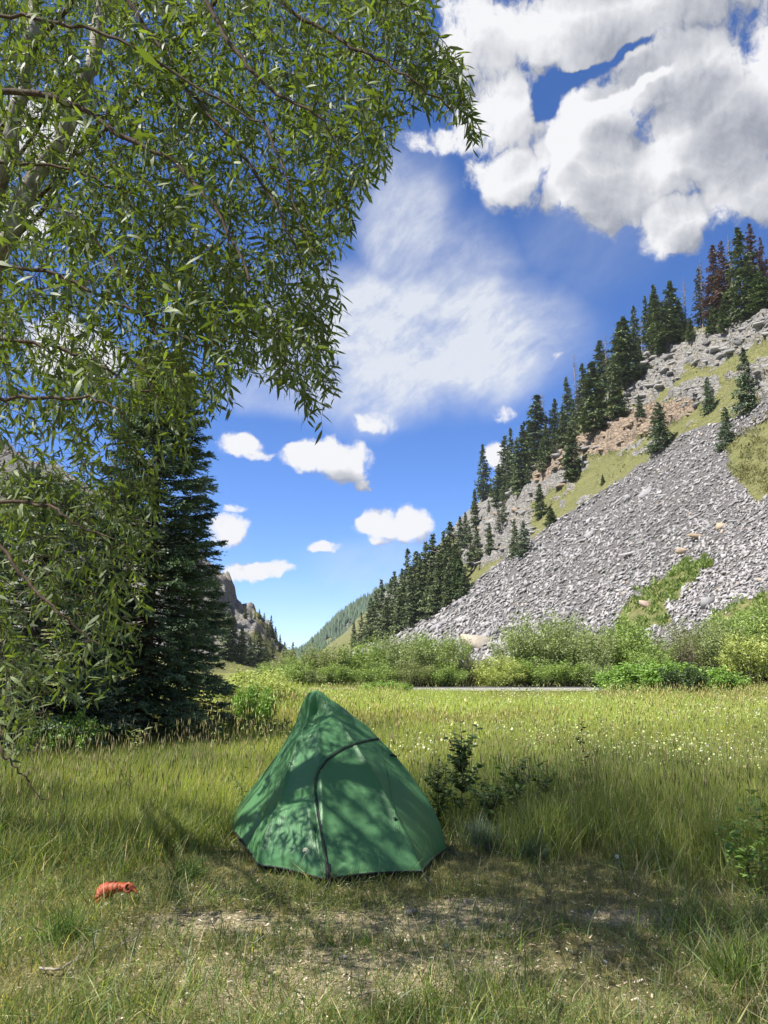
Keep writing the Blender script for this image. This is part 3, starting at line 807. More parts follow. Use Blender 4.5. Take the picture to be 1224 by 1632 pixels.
# ================================================================== CONIFERS ON THE SLOPES
def conifer_meshes(seed, wid=.17, boughs=170, leaf=.045, c=(.035, .065, .03), c2=(.07, .10, .045), low=.06, gaps=.1, top_bare=0.0, sparse=1.0, lean=0.0):
    r = np.random.default_rng(seed)
    T = Acc()
    zz = np.linspace(0, 1, 9)
    cx = lean * zz ** 1.5 * .15 + np.cumsum(r.normal(0, .0025, 9))
    V_, Q_ = tube(np.stack([cx, np.cumsum(r.normal(0, .0025, 9)), zz], 1), np.interp(zz, [0, .1, 1], [.016, .011, .0015]), 5); T.add(V_, Q_, (.2, .2, .2))
    Vs, Cs, n_tri = [], [], 0
    side = r.uniform(.75, 1.2, 8)
    for b in range(boughs):
        t = low + (1 - low) * (r.uniform() ** 1.12) * .985
        if t > 1 - top_bare: 
            continue
        a = r.uniform(0, 2 * PI)
        Lb = wid * ((1 - t) ** .82 * 1.0 + .05) * r.uniform(.65, 1.12) * side[int(a / (2 * PI) * 8) % 8] * (1 + .18 * math.sin(t * 34 + seed))
        if fbm(a * 1.3 + seed, t * 9, 0, 2, seed) < gaps: continue
        if low > .02 and t < low + .1: Lb *= .75
        dr = -.35 + .75 * t
        d = np.array([math.cos(a), math.sin(a), 0])
        base = np.array([np.interp(t, zz, cx), 0, t])
        if b % 3 == 0:
            V_, Q_ = tube([base, base + d * Lb * .55 + [0, 0, dr * Lb * .5], base + d * Lb * .95 + [0, 0, dr * Lb * .75]], [.0035, .002, .001], 3); T.add(V_, Q_, (.2, .2, .2))
        k = max(3, int(13 * sparse * (.45 + Lb / wid)))
        s = r.uniform(.12, 1.05, k) ** .8
        sd = np.array([-d[1], d[0], 0])
        p = base + d * (s * Lb)[:, None] + sd * (r.normal(0, .20, k) * Lb * (1.1 - s * .5))[:, None] + np.array([0, 0, 1]) * (dr * Lb * s * (1.2 - .4 * s) + r.normal(0, .006, k))[:, None]
        D = unit(d * r.uniform(.3, 1, k)[:, None] + sd * r.normal(0, .8, k)[:, None] + np.array([0, 0, 1]) * r.normal(-.25, .35, k)[:, None])
        Wd = unit(np.cross(D, np.array([0, 0, 1]) + r.normal(0, .5, (k, 3))))
        lf = leaf * r.uniform(.6, 1.25, k)[:, None] * (1 - .35 * t)
        tv = np.stack([p - D * lf * .4 - Wd * lf * .30, p - D * lf * .4 + Wd * lf * .30, p + D * lf * .8 + np.array([0, 0, -.15]) * lf], 1)
        Vs.append(tv.reshape(-1, 3))
        mixf = np.clip(r.normal(.55, .3) + r.normal(0, .25, (k, 1)), 0, 1)
        cc = np.array(c) * (1 - mixf) + np.array(c2) * mixf
        Cs.append(np.repeat(cc * r.uniform(.85, 1.15), 3, 0))
    Vv_ = np.concatenate(Vs); F_ = np.arange(len(Vv_)).reshape(-1, 3)
    cr = mesh('crown', Vv_, F_, np.concatenate(Cs)); cr.materials.append(M_conifer)
    tr = T.mesh('trunk'); tr.materials.append(M_bark_dark)
    return tr, cr
def snag_meshes(seed, brown=False):
    r = np.random.default_rng(seed); T = Acc(); B_ = Acc()
    zz = np.linspace(0, 1, 9)
    V_, Q_ = tube(np.stack([r.normal(0, .003, 9).cumsum(), r.normal(0, .003, 9).cumsum(), zz], 1), np.interp(zz, [0, 1], [.013, .0015]), 5); T.add(V_, Q_, (.2, .2, .2))
    for b in range(90 if brown else 60):
        t = r.uniform(.22, .97); a = r.uniform(0, 2 * PI); L_ = .13 * (1 - t) ** .7 * r.uniform(.3, 1) + .012
        d = np.array([math.cos(a), math.sin(a), r.uniform(-.35, .25)])
        base = np.array([0, 0, t]); V_, Q_ = tube([base, base + d * L_ * .5, base + d * L_ + [0, 0, -.01]], [.003, .002, .0008], 3); B_.add(V_, Q_, (.24, .20, .17))
        for j in range(10 if brown else 3):
            s = r.uniform(.2, 1); p = base + d * L_ * s; e = unit(r.normal(0, 1, 3) + [0, 0, -.5]) * .02 * r.uniform(.5, 1.2); w = unit(np.cross(e, r.normal(0, 1, 3))) * (.006 if brown else .002)
            col = (np.array([.15, .075, .055]) if brown else np.array([.20, .18, .16])) * r.uniform(.7, 1.3)
            B_.add(np.array([p - w, p + w, p + e]), np.array([[0, 1, 2]]), col)
    tr = T.mesh('trunk'); tr.materials.append(M_bark_grey); cr = B_.mesh('branches'); cr.materials.append(M_dead)
    return tr, cr
GRN, GRN2 = (.040, .066, .026), (.165, .205, .085)
KIND = {
    'spire': [conifer_meshes(s, .145, 260, .036, GRN, GRN2, .05, .12) for s in (1, 2, 3)],
    'tree': [conifer_meshes(s, .195, 270, .042, GRN, GRN2, .05, .14) for s in (4, 5, 6)],
    'broad': [conifer_meshes(s, .24, 280, .05, (.040, .066, .03), (.16, .20, .085), .06, .2) for s in (7, 8)],
    'fir': [conifer_meshes(s, .25, 300, .045, (.040, .066, .038), (.15, .20, .11), .0, .05) for s in (9, 10)],
    'lean': [conifer_meshes(s, .21, 170, .045, GRN, GRN2, .22, .2, lean=-1.0) for s in (11, 12)],
    'sparse': [conifer_meshes(s, .17, 170, .04, (.05, .065, .04), (.11, .115, .075), .08, .2, 0, .7) for s in (13, 14)],
    'light': [conifer_meshes(s, .25, 190, .06, (.06, .095, .025), (.12, .17, .045), .05, .15) for s in (15,)],
    'shrub': [conifer_meshes(s, .34, 240, .07, (.035, .06, .022), (.08, .12, .04), .0, .1) for s in (16,)],
    'red': [conifer_meshes(s, .15, 200, .036, (.075, .042, .034), (.20, .12, .095), .10, .22, 0, .75) for s in (17, 18)],
    'snag': [snag_meshes(s) for s in (19, 20)],
}
LOOK = {'spire': 'narrow dark green conifer', 'tree': 'dark green conifer', 'broad': 'broad shaggy dark green conifer', 'fir': 'dense cone-shaped fir', 'lean': 'leaning bare-footed dark conifer',
        'sparse': 'thin grey-green conifer', 'light': 'small light green conifer', 'shrub': 'rounded bushy green conifer', 'red': 'dead red-brown conifer', 'snag': 'bare grey dead conifer'}
# (top px, top py, base px, base py, kind, site)
R = 'ridge'; S = 'slope'; W = 'stand'; L_ = 'spur'
TREES = [(1208, 352, 1210, 480, 'red', R), (1180, 360, 1194, 505, 'tree', R), (1133, 388, 1141, 475, 'red', R), (1147, 385, 1158, 478, 'red', R), (1168, 372, 1172, 480, 'snag', R), (1222, 372, 1222, 480, 'red', R),
         (1212, 430, 1214, 492, 'light', R), (1130, 440, 1145, 512, 'tree', R), (1110, 412, 1121, 478, 'snag', R), (1100, 428, 1118, 520, 'sparse', R), (1084, 478, 1086, 522, 'light', R), (1068, 445, 1072, 526, 'tree', R),
         (1050, 470, 1066, 560, 'lean', R), (1046, 450, 1050, 515, 'spire', R), (1030, 470, 1033, 528, 'spire', R), (1010, 485, 1014, 545, 'spire', R), (1020, 508, 1024, 565, 'snag', R), (993, 503, 1003, 612, 'broad', R),
         (966, 528, 970, 600, 'snag', R), (957, 540, 962, 622, 'tree', R), (974, 580, 984, 668, 'broad', R), (943, 575, 951, 688, 'broad', R), (917, 558, 920, 640, 'snag', R), (930, 578, 934, 660, 'tree', R),
         (903, 598, 906, 658, 'tree', R), (914, 635, 917, 697, 'tree', R), (905, 680, 914, 766, 'broad', S), (1018, 628, 1020, 663, 'fir', S), (1049, 640, 1054, 713, 'fir', S), (1128, 600, 1131, 657, 'fir', S),
         (1187, 554, 1194, 654, 'fir', S), (1156, 648, 1160, 712, 'fir', S), (847, 629, 858, 735, 'broad', R), (868, 622, 871, 680, 'snag', R), (880, 634, 886, 705, 'tree', R), (831, 676, 838, 768, 'tree', R),
         (870, 675, 873, 742, 'tree', R), (812, 681, 817, 774, 'spire', R), (802, 692, 806, 785, 'tree', R), (765, 707, 772, 797, 'spire', R), (754, 778, 757, 820, 'tree', R), (783, 768, 784, 792, 'spire', R),
         (856, 770, 862, 826, 'broad', S), (877, 808, 879, 836, 'shrub', S), (818, 825, 820, 889, 'tree', S), (836, 829, 836, 885, 'fir', S), (755, 780, 758, 842, 'spire', S), (801, 785, 802, 836, 'spire', S),
         (783, 832, 781, 884, 'tree', S), (761, 836, 762, 892, 'tree', S), (751, 836, 753, 906, 'spire', S), (733, 888, 735, 952, 'shrub', S), (732, 822, 734, 892, 'tree', W), (961, 756, 961, 772, 'shrub', S),
         (709, 845, 711, 955, 'tree', W), (696, 849, 692, 965, 'tree', W), (681, 861, 680, 975, 'tree', W), (664, 876, 664, 985, 'tree', W), (648, 871, 650, 995, 'spire', W), (640, 905, 641, 1000, 'tree', W),
         (629, 908, 632, 1005, 'tree', W), (618, 920, 620, 1012, 'spire', W), (606, 922, 609, 1018, 'tree', W), (597, 940, 598, 1022, 'tree', W), (586, 951, 590, 1025, 'tree', W), (565, 989, 564, 1032, 'tree', W),
         (720, 830, 722, 940, 'tree', W), (672, 880, 672, 990, 'spire', W), (656, 900, 657, 1000, 'tree', W), (703, 880, 702, 975, 'tree', W), (688, 905, 686, 985, 'tree', W), (743, 815, 744, 870, 'tree', W),
         (612, 950, 614, 1022, 'tree', W), (576, 975, 577, 1030, 'spire', W), (635, 940, 636, 1012, 'tree', W), (712, 905, 714, 968, 'tree', W), (725, 870, 727, 950, 'tree', W), (739, 905, 741, 950, 'tree', W),
         (793, 800, 795, 850, 'sparse', S), (845, 668, 849, 740, 'tree', R), (893, 650, 897, 715, 'tree', R), (822, 700, 826, 790, 'tree', R), (983, 520, 990, 600, 'tree', R), (1038, 470, 1042, 535, 'tree', R),
         (790, 740, 794, 800, 'tree', R), (925, 600, 930, 680, 'sparse', R), (1160, 420, 1166, 495, 'sparse', R), (1090, 440, 1094, 515, 'snag', R), (1060, 465, 1064, 520, 'snag', R), (860, 700, 864, 752, 'tree', R),
         (391, 962, 391, 984, 'tree', L_), (400, 970, 400, 985, 'tree', L_), (406, 974, 406, 987, 'spire', L_), (413, 970, 413, 986, 'tree', L_), (421, 976, 421, 990, 'tree', L_), (430, 980, 432, 1012, 'tree', L_),
         (438, 998, 439, 1024, 'tree', L_), (445, 1010, 446, 1034, 'tree', L_), (465, 1022, 466, 1042, 'spire', L_), (368, 978, 370, 1052, 'tree', L_), (382, 996, 383, 1056, 'tree', L_), (396, 1015, 396, 1058, 'fir', L_),
         (411, 1006, 411, 1058, 'broad', L_), (422, 1024, 423, 1060, 'tree', L_), (373, 936, 373, 952, 'snag', L_), (386, 1002, 387, 1050, 'spire', L_), (433, 1018, 434, 1050, 'tree', L_), (452, 1022, 453, 1046, 'tree', L_),
         (404, 1012, 404, 1045, 'spire', L_), (360, 970, 361, 1050, 'tree', L_), (425, 992, 426, 1016, 'tree', L_)]
SITE = {R: ('on the upper right ridge', 'conifers along the upper ridge'), S: ('on the grassy rock slope', 'conifers dotted over the rocky slope'), W: ('in the stand left of the scree', 'dense conifer stand beside the scree'),
        L_: ('on the left cliff spur', 'conifers on the left cliff spur')}
UNIQ = {(1018, 628): 'small dense fir just above the tan cliff band', (1049, 640): 'dense fir standing in front of the tan cliff band', (1128, 600): 'dense fir beside the small grey outcrop at mid slope',
        (1187, 554): 'largest dense cone-shaped fir, at the top edge of the scree', (1156, 648): 'dense fir where the scree meets the grass tongue', (905, 680): 'lone shaggy conifer on bare ground with a dark shadow uphill',
        (1050, 470): 'leaning bare-footed conifer clinging to the grey outcrop', (765, 707): 'tall isolated narrow conifer against the sky at the ridge end', (465, 1022): 'tiny lone conifer in the gap of the valley',
        (565, 989): 'lone conifer left of the dense stand, before the distant hill', (993, 503): 'tallest broad dark conifer halfway up the ridge line', (961, 756): 'tiny round bush on the grass above the scree',
        (733, 888): 'bushy green conifer at the lower end of the scree rim', (856, 770): 'shaggy conifer with a darker small one beside it on the slope', (877, 808): 'small rounded bush on the slope right of a shaggy conifer'}
# trees behind the willow's leaves on the left valley side
rr = np.random.default_rng(77)
for k in range(44):
    px = rr.uniform(20, 345); TREES.append((px, 0, px, rr.uniform(880, 1060) - (345 - px) * .35, rr.choice(['tree', 'spire', 'broad']), 'hid'))
for k in range(46):
    px = rr.uniform(770, 1222); sk_ = float(np.interp(px, SKX, SKY_))
    TREES.append((px, 1, px, sk_ + rr.uniform(6, 24), rr.choice(['tree', 'spire', 'broad', 'tree']), 'back'))
SITE['back'] = ('in the back row on the skyline', 'conifers of the back row along the skyline')
SITE['hid'] = ('on the slope behind the willow', 'conifers on the left valley side')
seen = {}
rank = {}
for site in SITE:
    for kd in LOOK:
        lst = sorted([t for t in TREES if t[5] == site and t[4] == kd and (round(t[0]), t[1]) not in UNIQ], key=lambda t: t[0])
        for k, t in enumerate(lst): rank[id(t)] = (k, len(lst))
rt = np.random.default_rng(5)
for t in TREES:
    tx, ty, bx, by, kd, site = t
    h = cast(bx, by)
    if h is None:
        for dy in range(2, 60, 2):
            h = cast(bx, by + dy)
            if h is not None: break
    if h is None: continue
    P_ = h[0]
    if site == 'hid': ht = rt.uniform(12, 19)
    elif site == 'back': ht = rt.uniform(7, 14)
    else:
        d_ = ray(tx, ty); hd = math.hypot(P_[0], P_[1]); ht = EYE[2] + d_[2] / math.hypot(d_[0], d_[1]) * hd - P_[2]
    ht = max(ht, 1.5)
    k, n = rank.get(id(t), (0, 1))
    key = (round(tx), ty)
    lab = UNIQ.get(key) or (LOOK[kd] + ' ' + SITE[site][0] if n == 1 else ORD[k] + ' ' + LOOK[kd] + ' from the left ' + SITE[site][0])
    nm = {'fir': 'fir_tree', 'shrub': 'bushy_conifer', 'red': 'dead_conifer', 'snag': 'dead_conifer'}.get(kd, 'spruce_tree')
    e = empty(nm, P_ - np.array([0, 0, ht * .012]))
    tag(e, lab, 'tree', SITE[site][1])
    sw = rt.uniform(.9, 1.4)
    e.scale = (ht * sw, ht * sw, ht); e.rotation_euler = (rt.normal(0, .02), rt.normal(0, .02), rt.uniform(0, 6.28) if kd != 'lean' else rt.uniform(-.3, .3))
    if kd == 'lean': e.rotation_euler = (0, 0, .1)
    v = KIND[kd][rt.integers(0, len(KIND[kd]))]
    obj('trunk', v[0], None, e); tag(obj('crown' if kd != 'snag' else 'branches', v[1], None, e), kind='stuff' if kd == 'snag' else None)

# ================================================================== NEAR SPRUCES (left, beyond the tent)
def shoot_template(seed, n=9):
    """a needle-clad twig: short flat needles standing off an axis, unit length along +Y"""
    r = np.random.default_rng(seed); V_, F_ = [], []
    V_ += [[-.07, 0, 0], [.07, 0, 0], [0, .95, .02]]; F_.append([0, 1, 2])
    for k in range(n):
        s = k / (n - 1); a = r.uniform(-.4, PI + .4)
        o = np.array([math.cos(a), 0, math.sin(a)]); L = .26 * (1 - .35 * s) * r.uniform(.8, 1.2)
        p = np.array([0, s * .92, 0.0]); tip = p + o * L + np.array([0, L * .8, 0]); w = np.cross(o, [0, 1, 0]) * .06 + np.array([0, .07, 0])
        j = len(V_); V_ += [p - w, p + w, tip]; F_.append([j, j + 1, j + 2])
    return np.array(V_, float), np.array(F_)
SHOOTS = [shoot_template(s) for s in (1, 2, 3)]
def near_spruce(loc, H, Rm, seed, label, cA, cB, nb=300, shoots=62, top=1.0, sector=None):
    r = np.random.default_rng(seed)
    e = empty('spruce_tree', loc); tag(e, label, 'tree')
    zz = np.linspace(0, H * .99, 12)
    V_, Q_ = tube(np.stack([r.normal(0, .012, 12).cumsum(), r.normal(0, .012, 12).cumsum(), zz], 1), np.interp(zz, [0, .4, H], [.17, .13, .012]), 9)
    obj('trunk', mesh('trunk', V_, Q_, smooth=True), M_bark_dark, e)
    B_ = Acc(); Ps, Ds, Ss, Cs = [], [], [], []
    for b in range(nb):
        t = (b + r.uniform()) / nb; t = 1 - (1 - t) ** .62 if False else t ** 1.25
        z = .12 + t * (H - .2)
        a = b * 2.39996 + r.normal(0, .25)
        L = Rm * (1 - z / H) ** .55 * r.uniform(.78, 1.1) + .10
        d = np.array([math.cos(a), math.sin(a), 0]); sd = np.array([-d[1], d[0], 0])
        rise = np.interp(z / H, [0, .35, 1], [-.22, -.05, .65])
        f = lambda s: d * L * s + np.array([0, 0, 1]) * (z + L * (rise * s - .20 * s * s + .16 * s ** 3.0))
        pts_ = np.array([f(s) for s in np.linspace(0, 1, 6)])
        V_, Q_ = tube(pts_, np.linspace(.018, .004, 6) * (.5 + L / Rm), 4); B_.add(V_, Q_, (.2, .2, .2))
        k = int(shoots * (.35 + L / Rm * .8))
        s = r.uniform(.25, 1.02, k) ** .7
        lat = r.normal(0, 1, k)
        wd = L * .30 * np.sin(np.clip(s, 0, 1) * PI * .86 + .25)
        p = np.array([f(x) for x in s]) + sd * (lat * wd * .62)[:, None] + np.array([0, 0, 1]) * (-np.abs(lat) * wd * .28 + r.normal(0, .018, k))[:, None]
        D = unit(d * r.uniform(.5, 1.1, k)[:, None] + sd * (np.sign(lat) * r.uniform(.2, 1.0, k))[:, None] + np.array([0, 0, 1]) * r.normal(-.12, .2, k)[:, None])
        Ps.append(p); Ds.append(D); Ss.append(r.uniform(.13, .22, k))
        tipf = np.clip(r.normal(.40, .18) + r.normal(0, .25, k), 0, 1)[:, None]
        Cs.append((np.array(cA) * (1 - tipf) + np.array(cB) * tipf) * r.uniform(.85, 1.15))
    P_ = np.concatenate(Ps); D = np.concatenate(Ds); S_ = np.concatenate(Ss); Cc = np.concatenate(Cs)
    tag(obj('branches', B_.mesh('branches'), M_bark_dark, e), kind='stuff')
    Mf = frames(D, r.normal(0, .3, len(D))) * S_[:, None, None]
    A = Acc(); h = r.integers(0, 3, len(P_))
    for k in range(3):
        s_ = h == k; A.add(*scatter(SHOOTS[k][0], SHOOTS[k][1], Mf[s_], P_[s_], Cc[s_]))
    obj('crown', A.mesh('crown'), M_needle, e)
    return e
p = ground(222, 1196)
near_spruce((p[0], p[1], 0), 7.6, 1.55, 11, 'tall dense blue-green spruce standing behind the willow leaves', (.040, .070, .034), (.20, .28, .17), 330, 104)
p = ground(40, 1215)
near_spruce((p[0] - .2, p[1] + .3, 0), 4.6, 1.9, 12, 'shorter pale-tipped sunlit spruce at the left edge of the photo', (.05, .08, .045), (.30, .38, .26), 220, 84)

# ================================================================== SHRUBS
LT = np.array([[0, 0, 0], [-.5, .45, .04], [.5, .45, .04], [0, 1, 0]], float); LTF = np.array([[0, 2, 1], [1, 2, 3]])
def shrub_meshes(seed, n_leaf=5200, cA=(.09, .13, .05), cB=(.16, .20, .09), leaf=.035, wl=.35, stems=26, spread=.42, tight=.085, upright=.5, stemcol=(.16, .13, .10)):
    """unit height, radius about spread; rounded brushy tops on arching stems"""
    r = np.random.default_rng(seed); St = Acc(); tips = []
    for k in range(stems):
        a = r.uniform(0, 2 * PI); rad = spread * math.sqrt(r.uniform()) ; hgt = r.uniform(.66, 1.0) * (1 - .30 * (rad / spread) ** 2)
        b = np.array([math.cos(a), math.sin(a), 0]) * rad
        P0 = b * .25; P1 = b * .75 + np.array([0, 0, hgt * .5]) + r.normal(0, .02, 3); P2 = b * 1.05 + np.array([0, 0, hgt])
        c_ = curve_pts([P0, P1, P2], 8)
        V_, Q_ = tube(c_, np.linspace(.010, .002, 8), 3); St.add(V_, Q_, np.array(stemcol) * r.uniform(.7, 1.3))
        for j in range(4):
            s = r.integers(2, 7); e = c_[s] + unit(r.normal(0, 1, 3) + [0, 0, .9]) * r.uniform(.12, .24)
            V_, Q_ = tube([c_[s], (c_[s] + e) / 2 + [0, 0, -.01], e], [.003, .002, .001], 3); St.add(V_, Q_, np.array(stemcol))
            tips.append((c_[s], e))
        tips += [(c_[2], c_[5]), (c_[4], c_[7]), (c_[5], c_[7] + (c_[7] - c_[6]) * .5)]
    k = r.integers(0, len(tips), n_leaf); A0 = np.array([t[0] for t in tips]); A1 = np.array([t[1] for t in tips])
    s = r.uniform(0, 1.1, n_leaf)[:, None]
    P_ = A0[k] * (1 - s) + A1[k] * s + r.normal(0, tight * .45, (n_leaf, 3))
    P_[:, 2] = np.maximum(P_[:, 2], .02)
    D = unit(np.stack([r.normal(0, 1, n_leaf), r.normal(0, 1, n_leaf), r.normal(upright, .7, n_leaf)], 1))
    sz = leaf * r.uniform(.6, 1.3, n_leaf)
    Mf = frames(D, r.uniform(0, 6.28, n_leaf)) * (sz[:, None] * np.array([wl, 1, 1]))[:, None, :]
    tint = np.clip(r.normal(.55, .3, n_leaf)[:, None], 0, 1)
    V_, F_, c_ = scatter(LT, LTF, Mf, P_, np.array(cA) * (1 - tint) + np.array(cB) * tint)
    me = mesh('foliage', V_, F_, c_); me.materials.append(M_shrub)
    sm = St.mesh('stems'); sm.materials.append(M_dead)
    return sm, me
SH = {
    'grey': [shrub_meshes(s, 7500, (.155, .20, .075), (.36, .42, .18), .042, .30) for s in (1, 2, 3)],
    'green': [shrub_meshes(s, 7500, (.14, .20, .05), (.31, .41, .11), .042, .38) for s in (4, 5)],
    'yellow': [shrub_meshes(s, 7500, (.26, .31, .08), (.48, .52, .17), .05, .35) for s in (6, 7)],
    'bare': [shrub_meshes(8, 1300, (.16, .14, .09), (.22, .21, .13), .03, .3, 44)],
    'bright': [shrub_meshes(s, 6500, (.12, .21, .04), (.26, .40, .09), .055, .75, 30, .62, .10, .8) for s in (9, 10)],
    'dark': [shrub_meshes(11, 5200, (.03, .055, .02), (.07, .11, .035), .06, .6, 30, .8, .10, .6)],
    'olive': [shrub_meshes(s, 7500, (.13, .155, .06), (.28, .32, .12), .04, .3) for s in (12, 13)],
}
SLOOK = {'grey': 'grey-green willow shrub', 'green': 'fresh green willow shrub', 'yellow': 'yellow-green shrub', 'bare': 'nearly leafless brown shrub', 'bright': 'bright green leafy mound', 'dark': 'dark low shrub', 'olive': 'dull olive shrub'}
# (centre px, top py, width px, distance Y, kind)
SHR = [(452, 1048, 60, 50, 'olive'), (486, 1034, 72, 52, 'olive'), (520, 1030, 70, 51, 'olive'), (552, 1030, 62, 52, 'green'), (582, 1024, 60, 51, 'green'), (612, 1020, 64, 52, 'grey'), (640, 1014, 66, 51, 'grey'),
       (668, 1018, 62, 53, 'green'), (696, 1014, 66, 51, 'grey'), (722, 1018, 56, 52, 'green'), (744, 1030, 42, 51, 'bare'), (790, 1046, 50, 50, 'yellow'), (812, 1058, 50, 49, 'yellow'), (834, 1000, 74, 53, 'grey'), (866, 984, 84, 52, 'grey'),
       (900, 990, 80, 53, 'grey'), (934, 1004, 70, 51, 'grey'), (962, 1000, 66, 53, 'olive'), (990, 990, 80, 54, 'green'), (1024, 1012, 76, 52, 'green'), (1052, 1018, 66, 53, 'olive'), (1078, 1000, 60, 52, 'bare'), (1102, 996, 70, 54, 'olive'),
       (1136, 988, 80, 53, 'olive'), (1168, 996, 70, 51, 'grey'), (1188, 974, 84, 54, 'green'), (1222, 980, 80, 51, 'green'), (1250, 960, 90, 53, 'green'), (1204, 1010, 70, 49, 'yellow'),
       (608, 1088, 50, 42, 'bright'), (640, 1090, 30, 42, 'bright'), (1010, 1064, 90, 41, 'bright'), (1060, 1060, 100, 41.5, 'bright'), (1110, 1064, 90, 42, 'bright'), (1082, 1062, 66, 39, 'dark'), (1150, 1076, 70, 42, 'bright'),
       (985, 1074, 60, 42, 'bright'), (470, 1050, 46, 48, 'green'), (438, 1058, 56, 46, 'green'), (760, 1052, 26, 54, 'yellow'), (852, 1050, 60, 49, 'green'), (912, 1056, 60, 49, 'green'), (956, 1060, 50, 48, 'grey'),
       (1040, 1040, 56, 49, 'green'), (540, 1060, 50, 48, 'green'), (600, 1058, 54, 48.8, 'green'), (660, 1056, 56, 49, 'olive'), (712, 1058, 50, 49, 'green'), (500, 1066, 50, 48, 'grey'),
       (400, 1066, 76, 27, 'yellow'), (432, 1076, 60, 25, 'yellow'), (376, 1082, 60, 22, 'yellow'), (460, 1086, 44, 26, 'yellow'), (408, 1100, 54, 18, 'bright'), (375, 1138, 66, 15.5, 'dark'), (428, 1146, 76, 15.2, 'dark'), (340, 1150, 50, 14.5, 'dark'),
       (112, 1148, 92, 11.8, 'bright')]
cnt = {}
order_ = {k: sorted([s for s in SHR if s[4] == k], key=lambda s: s[0]) for k in SH}
SUNI = {(1082, 1062): 'dark green leafy clump in front of the bright green mounds', (112, 1148): 'pale sunlit leafy bush at the foot of the left spruce', (744, 1030): 'nearly leafless brown shrub left of the pale boulder gap',
        (1078, 1000): 'tall nearly leafless brown shrub among the right-hand willow shrubs', (408, 1100): 'pale leafy bush just left of the tent peak'}
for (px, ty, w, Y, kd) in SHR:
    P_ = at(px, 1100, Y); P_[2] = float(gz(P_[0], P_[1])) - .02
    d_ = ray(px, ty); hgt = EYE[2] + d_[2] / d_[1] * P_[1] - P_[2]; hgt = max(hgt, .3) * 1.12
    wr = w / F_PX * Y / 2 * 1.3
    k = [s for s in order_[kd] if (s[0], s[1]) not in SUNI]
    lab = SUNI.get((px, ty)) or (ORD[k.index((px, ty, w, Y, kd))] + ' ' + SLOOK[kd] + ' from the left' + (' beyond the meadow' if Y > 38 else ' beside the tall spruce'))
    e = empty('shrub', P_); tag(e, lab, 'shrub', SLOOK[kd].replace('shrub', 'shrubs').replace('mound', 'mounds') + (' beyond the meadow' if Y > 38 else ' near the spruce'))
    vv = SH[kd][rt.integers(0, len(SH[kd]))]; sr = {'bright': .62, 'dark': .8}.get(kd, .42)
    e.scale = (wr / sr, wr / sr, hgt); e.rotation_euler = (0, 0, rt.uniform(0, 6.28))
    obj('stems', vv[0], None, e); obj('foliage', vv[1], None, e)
# low cover under the shrub belt so the far bank reads as one hedge

# ================================================================== THE WILLOW OVERHEAD
rw = np.random.default_rng(99)
wil = empty('willow_tree', (-5.4, 6.6, 0)); tag(wil, 'large willow overhanging the camp with narrow leaves and pale stems', 'tree')
WO = np.array([-5.4, 6.6, 0.0])
def wl(P_): return np.asarray(P_) - WO
# trunk stems, in world metres, from photo points at their own distances
def pxp(l): return np.array([at(a, b, c) for a, b, c in l])
TK = Acc()
base = np.array([[-5.6, 6.6, -.1], [-4.9, 6.4, 1.4]])
stemA = np.vstack([base, pxp([(-60, 640, 5.6), (-10, 440, 5.2), (14, 375, 5.1), (58, 285, 5.1), (112, 190, 5.1), (146, 100, 5.1), (165, 0, 5.2), (190, -160, 5.4)]), [[-2.4, 6.0, 8.0]]])
stemB = np.vstack([base + [-.25, -.2, 0], pxp([(-70, 500, 5.4), (0, 300, 5.0), (20, 215, 4.9), (34, 150, 4.9), (48, 70, 4.9), (56, -20, 5.0), (70, -200, 5.1)]), [[-3.0, 5.6, 8.0]]])
for S_, r0 in ((stemA, .075), (stemB, .062)):
    c_ = curve_pts(S_, 40); c_ += np.random.default_rng(3).normal(0, .012, c_.shape)
    V_, Q_ = tube(c_, np.interp(np.linspace(0, 1, 40), [0, .1, .25, .8, 1], [r0 * 3, r0 * 2, r0 * 1.0, r0 * .65, .02]), 10); TK.add(wl(V_), Q_, (.3, .3, .3))
obj('trunk', TK.mesh('trunk', True), M_bark_pale, wil)
